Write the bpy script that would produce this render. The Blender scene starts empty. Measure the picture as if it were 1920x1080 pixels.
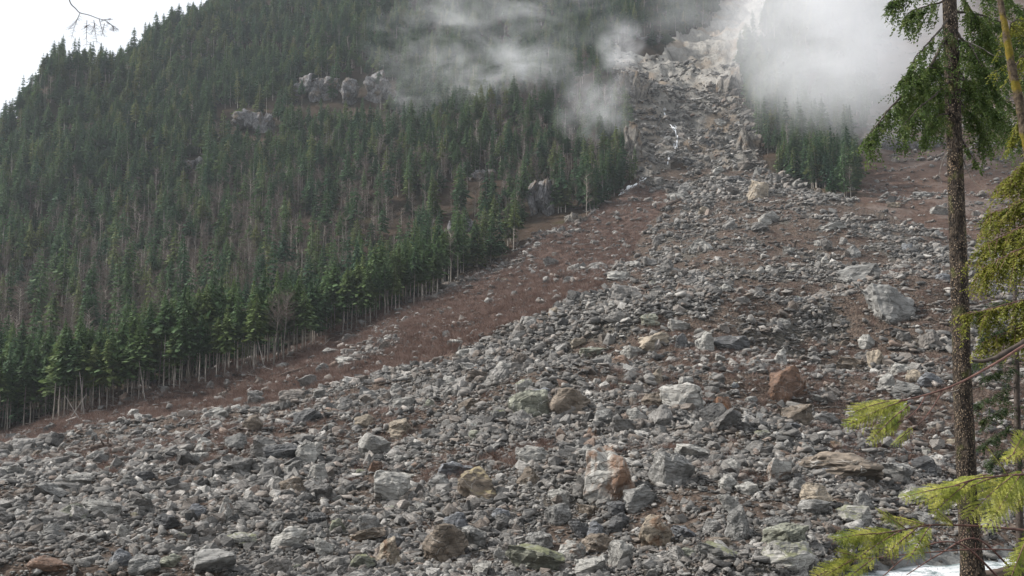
import bpy, bmesh, math, random
import numpy as np
from mathutils import Vector, Matrix, Euler

# ------------------------------------------------------------------ camera, sky, sun, exposure
scene = bpy.context.scene
COL = scene.collection
FPX, PITCH = 1700.0, math.radians(6.0)
CP, SP = math.cos(PITCH), math.sin(PITCH)
cam_data = bpy.data.cameras.new('camera')
cam_data.sensor_width = 36.0
cam_data.lens = FPX / 1920 * 36.0
cam_data.clip_start = 0.1
cam_data.clip_end = 6000
cam = bpy.data.objects.new('camera', cam_data)
COL.objects.link(cam)
cam.rotation_euler = (math.pi / 2 + PITCH, 0, 0)
scene.camera = cam

SUN_EL, SUN_AZ = math.radians(40), math.radians(-78)      # azimuth from +Y towards +X
world = bpy.data.worlds.new('World')
scene.world = world
world.use_nodes = True
wn, wl = world.node_tree.nodes, world.node_tree.links
wn.clear()
w_out = wn.new('ShaderNodeOutputWorld')
w_bg = wn.new('ShaderNodeBackground')
w_sky = wn.new('ShaderNodeTexSky')
w_sky.sky_type = 'NISHITA'
w_sky.sun_disc = False
w_sky.sun_elevation = SUN_EL
w_sky.sun_rotation = SUN_AZ
w_mix = wn.new('ShaderNodeMix')
w_mix.data_type = 'RGBA'
w_mix.inputs['Factor'].default_value = 0.8                # high thin overcast over the clear sky
w_mix.inputs['B'].default_value = (11.0, 11.3, 11.8, 1)
w_bg.inputs['Strength'].default_value = 0.072
wl.new(w_sky.outputs['Color'], w_mix.inputs['A'])
wl.new(w_mix.outputs['Result'], w_bg.inputs['Color'])
wl.new(w_bg.outputs['Background'], w_out.inputs['Surface'])

sun_data = bpy.data.lights.new('sun', 'SUN')
sun_data.energy = 5.0
sun_data.angle = math.radians(2.5)
sun_data.color = (1.0, 0.955, 0.905)
sun = bpy.data.objects.new('sun', sun_data)
COL.objects.link(sun)
S_DIR = Vector((math.sin(SUN_AZ) * math.cos(SUN_EL), math.cos(SUN_AZ) * math.cos(SUN_EL), math.sin(SUN_EL)))
sun.rotation_euler = S_DIR.to_track_quat('Z', 'Y').to_euler()
sun.location = (-60, 0, 80)

vs = scene.view_settings
vs.view_transform = 'Standard'
vs.look = 'None'
vs.exposure = 0.58
vs.gamma = 1.0
vs.use_curve_mapping = False
scene.render.engine = 'CYCLES'
cy = scene.cycles
cy.use_denoising = True
cy.max_bounces = 4
cy.diffuse_bounces = 2
cy.glossy_bounces = 2
cy.transmission_bounces = 2
cy.transparent_max_bounces = 8
cy.volume_bounces = 2
cy.volume_step_rate = 1.0
cy.volume_max_steps = 128
cy.use_adaptive_sampling = True
cy.adaptive_threshold = 0.02

rng = np.random.default_rng(7)
random.seed(7)

# ------------------------------------------------------------------ pixel <-> place
def ray(px, py):
    a = (np.asarray(px, float) - 960) / FPX
    b = (540 - np.asarray(py, float)) / FPX
    return a, CP - SP * b, SP + CP * b
def at(px, py, Y):
    x, y, z = ray(px, py)
    s = Y / y
    return np.stack([x * s, y * s, z * s], -1)
def V(px, py, Y):
    return Vector(at(px, py, Y))
def proj(x, y, z):
    f = CP * y + SP * z
    f = np.where(f < .05, .05, f)
    return 960 + FPX * x / f, 540 - FPX * (-SP * y + CP * z) / f
def in_poly(poly, px, py):
    px, py = np.asarray(px, float), np.asarray(py, float)
    c = np.zeros(px.shape, bool)
    n = len(poly)
    for i in range(n):
        (x0, y0), (x1, y1) = poly[i], poly[(i + 1) % n]
        if y0 == y1:
            continue
        t = ((y0 > py) != (y1 > py)) & (px < (x1 - x0) * (py - y0) / (y1 - y0) + x0)
        c ^= t
    return c

# ------------------------------------------------------------------ noise
def _hash(ix, iy, s):
    h = (ix.astype(np.int64) * 374761393 + iy.astype(np.int64) * 668265263 + s * 974634777) & 0xffffffff
    h = ((h ^ (h >> 13)) * 1274126177) & 0xffffffff
    h = ((h ^ (h >> 16)) * 2246822519) & 0xffffffff
    return (h & 0xffff) / 65535.0
def vnoise(x, y, s=0):
    ix, iy = np.floor(x), np.floor(y)
    fx, fy = x - ix, y - iy
    fx, fy = fx * fx * (3 - 2 * fx), fy * fy * (3 - 2 * fy)
    a, b = _hash(ix, iy, s), _hash(ix + 1, iy, s)
    c, d = _hash(ix, iy + 1, s), _hash(ix + 1, iy + 1, s)
    return (a + (b - a) * fx) * (1 - fy) + (c + (d - c) * fx) * fy
def fbm(x, y, o=4, s=0):
    t, a, m = 0, 1.0, 0
    for k in range(o):
        t = t + a * vnoise(x * 2**k + 17.3 * k, y * 2**k - 9.1 * k, s + k)
        m += a
        a *= .5
    return t / m - .5
def smooth(a, b, x):
    t = np.clip((x - a) / (b - a), 0, 1)
    return t * t * (3 - 2 * t)

# ------------------------------------------------------------------ the lie of the land
CTRL = [  # photo column, photo row, metres away
 (0,1080,55),(0,980,75),(0,900,110),(0,850,160),(0,815,232),(-400,1080,50),(-400,900,110),(-400,850,210),
 (480,1080,55),(480,960,78),(480,860,115),(480,790,160),(480,738,215),(500,692,262),
 (800,1080,55),(800,960,76),(800,860,102),(800,760,138),(800,680,180),(800,640,212),(790,600,265),(790,575,295),
 (640,700,215),(650,660,265),
 (1150,1080,54),(1150,900,80),(1150,800,103),(1150,700,138),(1150,600,180),(1150,525,216),(1150,490,285),(1130,440,345),(1180,375,415),
 (1000,1000,68),(1000,740,128),(1000,600,185),(960,570,255),(990,500,310),(1030,450,350),
 (1400,1080,52),(1400,900,75),(1400,760,103),(1400,640,150),(1400,540,205),(1400,460,275),(1400,400,345),(1390,350,415),
 (1600,1000,65),(1600,900,82),(1600,760,115),(1600,620,165),(1600,500,245),(1610,425,320),
 (1780,985,71),(1780,900,90),(1780,780,117),(1780,640,160),(1780,520,228),(1780,455,290),
 (2000,985,72),(2000,900,90),(2000,780,120),(2000,560,215),(2000,470,285),
 (0,700,300),(0,600,380),(0,500,450),(0,400,520),(0,340,580),(0,300,620),
 (-400,760,280),(-400,600,390),(-400,480,480),(-400,430,560),
 (100,238,690),(200,172,750),(300,106,800),(400,40,850),(500,-60,900),(650,-150,950),(900,-200,980),
 (300,745,238),(300,640,320),(300,540,400),(300,430,480),(300,300,570),(300,180,680),
 (600,655,282),(600,540,370),(600,440,440),(600,330,530),(600,200,630),(600,90,730),(600,-20,830),
 (880,520,322),(900,430,400),(900,330,470),(900,220,560),(900,120,660),(900,20,770),(900,-80,880),
 (1060,425,382),(1100,340,450),(1100,250,520),(1100,150,610),(1100,50,720),(1100,-60,850),
 (1250,322,455),(1290,250,525),(1310,180,600),(1300,125,680),(1340,60,780),(1400,0,880),(1430,-60,960),(1450,-150,1050),
 (1195,300,470),(1195,235,510),(1165,130,575),(1200,70,690),(1250,20,800),
 (1425,290,470),(1395,200,540),(1380,140,600),(1400,60,720),(1450,10,830),
 (1450,345,410),(1580,365,395),(1500,250,480),(1500,100,600),(1550,0,700),(1560,-120,850),
 (1650,385,360),(1700,310,425),(1750,235,490),(1800,360,375),(1900,300,410),(1900,150,530),(1900,0,700),
 (2200,420,330),(2200,250,440),(2200,60,640),
]
_c = np.array(CTRL, float)
_P = at(_c[:, 0], _c[:, 1], _c[:, 2])
_extra = np.array([[-360,700,120],[-420,900,110],[-200,1000,250],[0,1150,380],[400,1200,560],[-500,400,20],[-300,120,-14],[300,120,-6],
                   [-150,40,-12.5],[150,40,-11.5],[-60,48,-12],[60,52,-11.5]], float)
_P = np.vstack([_P, _extra])
_N = len(_P)
def _phi(r2):
    return 0.5 * r2 * np.log(np.maximum(r2, 1e-12))
_xy = _P[:, :2] / 100
_K = _phi(((_xy[:, None] - _xy[None]) ** 2).sum(-1)) + np.eye(_N) * 2e-3
_Q = np.hstack([np.ones((_N, 1)), _xy])
_sol = np.linalg.solve(np.block([[_K, _Q], [_Q.T, np.zeros((3, 3))]]), np.concatenate([_P[:, 2], np.zeros(3)]))
def base_h(x, y):
    X, Y = np.ravel(x) / 100, np.ravel(y) / 100
    out = np.empty(X.shape)
    for i in range(0, len(X), 40000):
        q = np.stack([X[i:i+40000], Y[i:i+40000]], -1)
        out[i:i+40000] = _phi(((q[:, None] - _xy[None]) ** 2).sum(-1)) @ _sol[:_N] + _sol[_N] + q @ _sol[_N+1:]
    return out.reshape(np.shape(x))

EDGE = [(-1400,1060),(-600,930),(-200,852),(0,816),(100,791),(240,757),(400,716),(500,690),(560,666),(640,632),(740,592),(820,556),
        (860,524),(930,480),(1000,447),(1080,418),(1150,372),(1195,343)]
FAN = EDGE + [(1245,318),(1330,318),(1425,322),(1470,338),(1530,370),(1620,408),(1780,452),(1950,472),(2600,500),(2600,1500),(-1400,1500)]
SCRUB = [(-1400,1060)] + EDGE[1:] + [(1250,352),(1275,380),(1210,420),(1180,470),(1125,535),(1040,590),(900,642),(760,688),(640,722),(560,746),(430,786),(250,808),(0,846),(-600,950)]
GULLY = [(1195,345),(1178,290),(1190,240),(1160,180),(1140,120),(1150,85),(1210,110),(1260,75),(1330,50),(1370,-10),(1380,-200),(1520,-200),(1470,-20),(1430,70),
         (1385,120),(1400,200),(1430,290),(1450,333),(1425,322),(1330,318),(1245,318)]
RWOOD = [(1385,120),(1400,200),(1430,290),(1450,333),(1530,366),(1600,392),(1620,360),(1600,300),(1640,180),(1660,-250),(1500,-250),(1470,-20),(1430,70)]

def wriver(x, y):
    """distance (m) from the far waterline; negative = in the river bed"""
    shore = 49 + 0 * x
    shore = shore + 11 * smooth(14, 27, x) + 4.5 * smooth(27, 40, x) + 1.6 * fbm(x / 7, y / 7, 3, 5) * 2
    return y - shore
MOUNDS = [(26, 170, 6.0, 22, 18), (8, 128, 3.2, 15, 10), (36, 114, -3.4, 11, 9), (54, 150, -4.8, 12, 18), (80, 178, 6, 18, 24), (66, 205, -3.5, 12, 16), (-14, 118, -2.0, 12, 10),
          (62, 120, 2.6, 16, 14), (8, 92, -1.4, 9, 7), (30, 88, 1.2, 8, 6), (95, 300, 6, 30, 26), (40, 300, -4, 20, 30)]
def H(x, y):
    shp = np.broadcast_shapes(np.shape(x), np.shape(y))
    x, y = np.broadcast_to(np.asarray(x, float), shp).ravel(), np.broadcast_to(np.asarray(y, float), shp).ravel()
    h = base_h(x, y)
    px, py = proj(x, y, h)
    r = np.hypot(x, y)
    fan = in_poly(FAN, px, py) & (y > 24)
    gul = in_poly(GULLY, px, py) & (y > 380)
    rest = ~fan & ~gul & (r > 220)
    if fan.any():
        X, Y, R = x[fan], y[fan], r[fan]
        big = np.clip((R - 40) / 160, 0, 1)
        rid = .5 - np.abs(fbm(X / 34 + Y / 160, Y / 70, 3, 15)) * 2.2           # folds running downhill
        lum = fbm(X / 48, Y / 48, 3, 9) * 9.5 + rid * 4.2 + fbm(X / 17, Y / 17, 3, 11) * 3.2 + fbm(X / 5, Y / 5, 3, 21) * 1.3
        h[fan] += lum * (.3 + .7 * big)
        for bx_, by_, am, sx_, sy_ in MOUNDS:
            h[fan] += am * np.exp(-((X - bx_) / sx_) ** 2 - ((Y - by_) / sy_) ** 2)
    if gul.any():
        X, Y = x[gul], y[gul]
        k = smooth(190, 240, h[gul])
        h[gul] += (np.abs(fbm(X / 20, Y / 20, 4, 51)) - .12) * 34 * (.75 - .45 * k) + fbm(X / 5, Y / 5, 3, 61) * (4.5 + 5 * k) + np.abs(fbm(X / 9, Y / 22, 3, 65)) * 16 * k
    if rest.any():
        X, Y, R = x[rest], y[rest], r[rest]
        hill = fbm(X / 75, Y / 75, 4, 31) * 13 + fbm(X / 16, Y / 16, 3, 41) * 4
        h[rest] += hill * np.clip((R - 220) / 120, 0, 1) * (1 - .75 * smooth(520, 640, R) * smooth(-80, -200, X))
    # river bed and the near bank the camera stands on
    low = y < 110
    if low.any():
        X, Y, q = x[low], y[low], h[low]
        d = wriver(X, Y)
        bed = -13.2 + .3 * fbm(X / 3, Y / 3, 2, 71)
        q = bed + (q - bed) * smooth(-2.5, 3.5, d)
        bank = -1.75 - .175 * Y - .05 * np.maximum(0, Y - 17) ** 1.25
        bank = bank + np.exp(-((X - 10.2) / 2.6) ** 2 - ((Y - 17.5) / 3) ** 2) * 1.45 + .35 * fbm(X / 4, Y / 4, 3, 81)
        h[low] = np.where(Y < 50, np.maximum(q, bank), q)
    return h.reshape(shp)

def hit(px, py, y0=30.0, y1=1050.0, n=230):
    """where the lines of sight through photo pixels meet the land"""
    px, py = np.atleast_1d(px).astype(float), np.atleast_1d(py).astype(float)
    ys = y0 * (y1 / y0) ** np.linspace(0, 1, n)
    x, y, z = ray(px, py)
    sx, sz = x / y, z / y
    f = lambda Y, k=slice(None): sz[k] * Y - H(sx[k] * Y, Y)
    below = np.stack([f(np.full(len(px), v)) < 0 for v in ys]) if len(px) > 400 else (sz[None] * ys[:, None] - H(sx[None] * ys[:, None], ys[:, None] + 0 * sx[None])) < 0
    k = np.argmax(below, 0); ok = below.any(0)
    a, b = ys[np.maximum(k - 1, 0)].copy(), ys[k].copy()
    for _ in range(9):
        m = .5 * (a + b); u = f(m) < 0
        b = np.where(u, m, b); a = np.where(u, a, m)
    out = np.stack([sx * b, b, sz * b], -1)
    out[~ok] = np.nan
    return out
def at_ground(px, Y):
    """a point on the land at a photo column and distance"""
    x = (np.asarray(px, float) - 960) / FPX * np.asarray(Y, float)
    x = x * (CP + SP * H(x, Y) / Y)
    return np.stack([x, np.asarray(Y, float) + 0 * x, H(x, Y)], -1)

# ------------------------------------------------------------------ scene helpers
def tag(o, label=None, cat=None, group=None, kind=None):
    if label: o['label'] = label
    if cat: o['category'] = cat
    if group: o['group'] = group
    if kind: o['kind'] = kind
    return o
def add(name, me, mat=None, parent=None):
    o = bpy.data.objects.new(name, me)
    COL.objects.link(o)
    if mat is not None and me is not None and not me.materials:
        me.materials.append(mat)
    if parent is not None:
        o.parent = parent
    return o
def empty(name, loc=(0, 0, 0), rz=0.0):
    o = bpy.data.objects.new(name, None)
    o.location = loc
    o.rotation_euler = (0, 0, rz)
    o.empty_display_size = .2
    COL.objects.link(o)
    return o
def mesh_np(name, verts, faces, smooth_shade=False, mat=None):
    """verts (n,3); faces: an (m,3|4) array or a list of such arrays"""
    me = bpy.data.meshes.new(name)
    verts = np.asarray(verts, np.float32).reshape(-1, 3)
    fl = [np.asarray(f, np.int32) for f in (faces if isinstance(faces, list) else [faces]) if len(f)]
    loops = np.concatenate([f.ravel() for f in fl])
    cnt = np.concatenate([np.full(len(f), f.shape[1], np.int32) for f in fl])
    me.vertices.add(len(verts)); me.vertices.foreach_set('co', verts.ravel())
    me.loops.add(len(loops)); me.loops.foreach_set('vertex_index', loops)
    me.polygons.add(len(cnt))
    me.polygons.foreach_set('loop_start', np.concatenate([[0], np.cumsum(cnt)[:-1]]).astype(np.int32))
    me.polygons.foreach_set('loop_total', cnt)
    if smooth_shade:
        me.polygons.foreach_set('use_smooth', np.ones(len(cnt), bool))
    me.update(calc_edges=True)
    me.validate()
    if mat is not None:
        me.materials.append(mat)
    return me
class MB:
    """collects tubes and leaf quads"""
    def __init__(s): s.v, s.q, s.t, s.n = [], [], [], 0
    def tube(s, pts, rad, sides=6, wob=0):
        pts = np.asarray(pts, float); n = len(pts)
        rad = np.broadcast_to(np.asarray(rad, float), (n,))
        tan = np.gradient(pts, axis=0); tan /= np.linalg.norm(tan, axis=1, keepdims=True) + 1e-9
        ref = np.array([0, 0, 1.]) if abs(tan[:, 2]).mean() < .8 else np.array([1., 0, 0])
        u = np.cross(tan, ref); u /= np.linalg.norm(u, axis=1, keepdims=True) + 1e-9
        w = np.cross(tan, u)
        a = np.linspace(0, 2 * math.pi, sides, endpoint=False)
        R = rad[:, None] * (1 + (rng.uniform(-wob, wob, (n, sides)) if wob else 0))
        ring = pts[:, None] + R[..., None] * (np.cos(a)[None, :, None] * u[:, None] + np.sin(a)[None, :, None] * w[:, None])
        i = np.arange(n - 1)[:, None] * sides + np.arange(sides)[None]
        j = np.arange(n - 1)[:, None] * sides + (np.arange(sides)[None] + 1) % sides
        s.q.append(np.stack([i, j, j + sides, i + sides], -1).reshape(-1, 4) + s.n)
        s.v.append(ring.reshape(-1, 3)); s.n += n * sides
        return s
    def quads(s, Q):
        Q = np.asarray(Q, float).reshape(-1, 4, 3)
        s.q.append(np.arange(len(Q) * 4).reshape(-1, 4) + s.n); s.v.append(Q.reshape(-1, 3)); s.n += len(Q) * 4
        return s
    def tris(s, T):
        T = np.asarray(T, float).reshape(-1, 3, 3)
        s.t.append(np.arange(len(T) * 3).reshape(-1, 3) + s.n); s.v.append(T.reshape(-1, 3)); s.n += len(T) * 3
        return s
    def mesh(s, name, mat=None, smooth_shade=False):
        f = []
        if s.q: f.append(np.concatenate(s.q))
        if s.t: f.append(np.concatenate(s.t))
        return mesh_np(name, np.concatenate(s.v), f, smooth_shade, mat)
def bez(pts, n):
    """smooth curve through points (Catmull-Rom)"""
    p = np.asarray(pts, float)
    p = np.vstack([2 * p[0] - p[1], p, 2 * p[-1] - p[-2]])
    t = np.linspace(0, len(p) - 3 - 1e-6, n); k = t.astype(int); f = (t - k)[:, None]
    a, b, c, d = p[k], p[k + 1], p[k + 2], p[k + 3]
    return .5 * (2 * b + (c - a) * f + (2 * a - 5 * b + 4 * c - d) * f**2 + (3 * b - a - 3 * c + d) * f**3)

# ------------------------------------------------------------------ materials
class NT:
    def __init__(s, name):
        s.m = bpy.data.materials.new(name); s.m.use_nodes = True
        s.t = s.m.node_tree; s.t.nodes.clear()
        s.out = s.t.nodes.new('ShaderNodeOutputMaterial')
    def n(s, typ, **kw):
        nd = s.t.nodes.new('ShaderNode' + typ)
        for k, v in kw.items():
            if k.startswith('_'):
                setattr(nd, k[1:], v)
            else:
                key = int(k[1:]) if k[0] == 'i' and k[1:].isdigit() else k.replace('__', ' ')
                if isinstance(v, bpy.types.NodeSocket): s.t.links.new(v, nd.inputs[key])
                else: nd.inputs[key].default_value = v
        return nd
    def noise(s, vec, scale, detail=4, rough=.55, dist=0.0):
        return s.n('TexNoise', Vector=vec, Scale=scale, Detail=detail, Roughness=rough, Distortion=dist).outputs['Fac']
    def ramp(s, fac, stops, interp='LINEAR'):
        nd = s.n('ValToRGB', Fac=fac); r = nd.color_ramp; r.interpolation = interp
        while len(r.elements) < len(stops): r.elements.new(.5)
        for e, (p, c) in zip(r.elements, stops):
            e.position = p; e.color = (*c, 1) if not isinstance(c, (int, float)) else (c, c, c, 1)
        return nd.outputs['Color']
    def mix(s, fac, a, b, blend='MIX'):
        nd = s.n('Mix', _data_type='RGBA', _blend_type=blend)
        for k, v in (('Factor', fac), ('A', a), ('B', b)):
            if isinstance(v, bpy.types.NodeSocket): s.t.links.new(v, nd.inputs[k])
            else: nd.inputs[k].default_value = (*v, 1) if isinstance(v, tuple) and len(v) == 3 else v
        return nd.outputs['Result']
    def math(s, op, a, b=0.0, c=0.0):
        nd = s.n('Math', _operation=op)
        for i, v in enumerate((a, b, c)):
            if isinstance(v, bpy.types.NodeSocket): s.t.links.new(v, nd.inputs[i])
            else: nd.inputs[i].default_value = v
        return nd.outputs[0]
    def bump(s, h, strength=.5, dist=.1):
        return s.n('Bump', Height=h, Strength=strength, Distance=dist).outputs['Normal']
    def surf(s, color, rough=.9, normal=None, spec=.25, transl=None):
        b = s.n('BsdfPrincipled', Roughness=rough)
        b.inputs['Specular IOR Level'].default_value = spec
        if isinstance(color, bpy.types.NodeSocket): s.t.links.new(color, b.inputs['Base Color'])
        else: b.inputs['Base Color'].default_value = (*color, 1)
        if normal is not None: s.t.links.new(normal, b.inputs['Normal'])
        sh = b.outputs['BSDF']
        if transl is not None:
            t = s.n('BsdfTranslucent')
            if isinstance(color, bpy.types.NodeSocket): s.t.links.new(color, t.inputs['Color'])
            else: t.inputs['Color'].default_value = (*color, 1)
            sh = s.n('MixShader', Fac=transl, i1=sh, i2=t.outputs[0]).outputs[0]
        s.t.links.new(sh, s.out.inputs['Surface'])
        return s.m
    def obj(s): return s.n('TexCoord').outputs['Object']
    def pos(s): return s.n('NewGeometry').outputs['Position']
    def rand(s): return s.n('ObjectInfo').outputs['Random']
    def attr(s, name): return s.n('Attribute', _attribute_name=name).outputs['Fac']

def m_fan():
    t = NT('debris_soil'); p = t.pos(); sc = t.attr('scrub')
    grey = t.ramp(t.noise(p, .9, 8, .7), [(.3, (.035, .031, .026)), (.5, (.08, .072, .06)), (.72, (.15, .14, .12))])
    red = t.ramp(t.noise(p, .5, 6, .65), [(.3, (.05, .033, .026)), (.55, (.1, .066, .053)), (.75, (.175, .135, .112))])
    soil = t.ramp(t.noise(p, .8, 6, .65), [(.3, (.036, .026, .02)), (.55, (.085, .062, .048)), (.75, (.15, .12, .097))])
    grey = t.mix(t.ramp(t.math('ADD', t.attr('bare'), t.math('MULTIPLY', t.noise(p, .4, 5, .65), .5)), [(.4, 0.0), (.75, .95)]), grey, soil)
    patch = t.ramp(t.math('ADD', t.math('MULTIPLY', t.noise(p, .2, 5, .6), .6), t.math('MULTIPLY', sc, .6)), [(.48, 0.0), (.7, 1.0)])
    peb = t.n('TexVoronoi', Vector=p, Scale=2.2, Randomness=1.0)
    c = t.mix(patch, grey, red)
    c = t.mix(.45, c, t.mix(1.0, c, t.ramp(peb.outputs['Color'], [(.1, .45), (.9, 1.6)]), 'MULTIPLY'))
    hgt = t.math('ADD', t.math('MULTIPLY', peb.outputs['Distance'], -1.0), t.noise(p, 1.5, 6, .7))
    return t.surf(c, .95, t.bump(hgt, .9, .5), .15)
def m_forest_floor():
    t = NT('forest_floor'); p = t.pos()
    c = t.ramp(t.noise(p, .035, 7, .65), [(.3, (.016, .02, .01)), (.47, (.03, .023, .016)), (.6, (.05, .034, .024)), (.75, (.05, .046, .022))])
    return t.surf(c, 1.0, t.bump(t.noise(p, .25, 6, .7), .8, 2.0), .05)
def m_scar():
    t = NT('scar_rock'); p = t.pos()
    mp = t.n('Mapping', Vector=p, Scale=(1.0, .5, .35)).outputs[0]
    n1 = t.noise(mp, .09, 8, .68, .6)
    c = t.ramp(n1, [(.28, (.13, .12, .11)), (.42, (.24, .228, .205)), (.55, (.36, .34, .305)), (.75, (.5, .475, .43))])
    c = t.mix(t.ramp(t.noise(p, .03, 4), [(.5, 0.0), (.62, .6)]), c, (.3, .21, .13))
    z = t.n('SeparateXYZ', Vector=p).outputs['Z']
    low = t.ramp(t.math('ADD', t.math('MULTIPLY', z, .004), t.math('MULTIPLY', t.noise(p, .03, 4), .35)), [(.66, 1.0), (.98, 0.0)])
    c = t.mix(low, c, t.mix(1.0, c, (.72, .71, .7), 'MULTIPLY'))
    crack = t.n('TexVoronoi', Vector=mp, Scale=.3, _feature='DISTANCE_TO_EDGE').outputs['Distance']
    c = t.mix(t.ramp(crack, [(0, .45), (.03, 0.0)]), c, (.07, .065, .06))
    return t.surf(c, .9, t.bump(t.math('ADD', n1, t.noise(p, .35, 7, .7)), 1.0, 5.0), .2)
def m_brown_slope():
    t = NT('brown_slope'); p = t.pos()
    c = t.ramp(t.noise(p, .05, 8, .7), [(.3, (.04, .026, .02)), (.5, (.085, .055, .042)), (.66, (.14, .115, .1)), (.8, (.24, .22, .2))])
    c = t.mix(t.ramp(t.noise(p, .02, 4), [(.55, 0.0), (.7, .7)]), c, (.055, .05, .022))
    return t.surf(c, .95, t.bump(t.noise(p, .4, 6, .7), .9, 1.5), .1)
def m_bank():
    t = NT('bank_soil'); p = t.pos()
    c = t.ramp(t.noise(p, 3, 8, .7), [(.3, (.01, .008, .006)), (.55, (.03, .022, .016)), (.75, (.04, .04, .018))])
    return t.surf(c, 1.0, t.bump(t.noise(p, 9, 6, .7), .8, .05), .1)
def m_bed():
    t = NT('river_bed'); p = t.pos()
    c = t.ramp(t.noise(p, .7, 7, .7), [(.3, (.05, .05, .045)), (.7, (.2, .2, .19))])
    return t.surf(c, .8, t.bump(t.noise(p, 2, 6), .8, .3), .3)
M_FAN, M_FLOOR, M_SCAR, M_BROWN, M_BANK, M_BED = m_fan(), m_forest_floor(), m_scar(), m_brown_slope(), m_bank(), m_bed()

# ------------------------------------------------------------------ land: one sheet cut along its kinds of ground
def bareness(x, y):
    r = np.hypot(x, y); k = smooth(80, 190, r)
    return (1 - k) * (.85 * fbm(x / 6.5, y / 6.5, 4, 75) + .35 * fbm(x / 15, y / 15, 3, 77)) + k * .9 * fbm(x / 14, y / 15, 4, 77) + .35 * fbm(x / 46, y / 60, 2, 79)
def build_land():
    th = np.radians(np.concatenate([np.linspace(-62, -33, 50)[:-1], np.linspace(-33, 33, 520), np.linspace(33, 62, 50)[1:]]))
    rr = np.concatenate([np.linspace(1.0, 48, 70)[:-1], 48 * (1300 / 48) ** np.linspace(0, 1, 430)])
    T, R = np.meshgrid(th, rr)
    x, y = np.sin(T) * R, np.cos(T) * R
    z = H(x, y)
    nr, nt = x.shape
    vid = np.arange(nr * nt).reshape(nr, nt)
    F = np.stack([vid[:-1, :-1], vid[:-1, 1:], vid[1:, 1:], vid[1:, :-1]], -1).reshape(-1, 4)
    P = np.stack([x, y, z], -1).reshape(-1, 3)
    C = P[F].mean(1)
    px, py = proj(C[:, 0], C[:, 1], base_h(C[:, 0], C[:, 1]))
    near = C[:, 1] < 50
    fan = in_poly(FAN, px, py) & ~near
    gul = in_poly(GULLY, px + 70 * fbm(C[:, 0] / 22, C[:, 1] / 40, 4, 99), py + 30 * fbm(C[:, 0] / 30, C[:, 1] / 30, 3, 98)) & (C[:, 1] > 400) & ~fan
    brown = (px > 1595) & ~fan & ~near & ~gul & ~in_poly(RWOOD, px, py)
    bed = (C[:, 1] >= 24) & (C[:, 1] < 85) & (wriver(C[:, 0], C[:, 1]) < 2.0)
    reg = np.full(len(F), 1)
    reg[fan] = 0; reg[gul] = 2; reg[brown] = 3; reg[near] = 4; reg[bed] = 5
    vpx, vpy = proj(P[:, 0], P[:, 1], base_h(P[:, 0], P[:, 1]))
    scr = in_poly(SCRUB, vpx, vpy).astype(np.float32)
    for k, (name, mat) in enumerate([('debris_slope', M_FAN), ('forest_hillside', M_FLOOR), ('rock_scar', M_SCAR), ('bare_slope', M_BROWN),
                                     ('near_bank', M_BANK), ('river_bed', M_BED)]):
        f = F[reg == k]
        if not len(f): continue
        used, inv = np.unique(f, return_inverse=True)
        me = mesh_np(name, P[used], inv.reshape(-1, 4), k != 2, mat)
        if k == 0:
            a = me.attributes.new('scrub', 'FLOAT', 'POINT'); a.data.foreach_set('value', scr[used])
            a = me.attributes.new('bare', 'FLOAT', 'POINT'); a.data.foreach_set('value', smooth(-.08, .12, bareness(P[used, 0], P[used, 1])).astype(np.float32))
        tag(add(name, me), kind='structure')
build_land()

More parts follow.
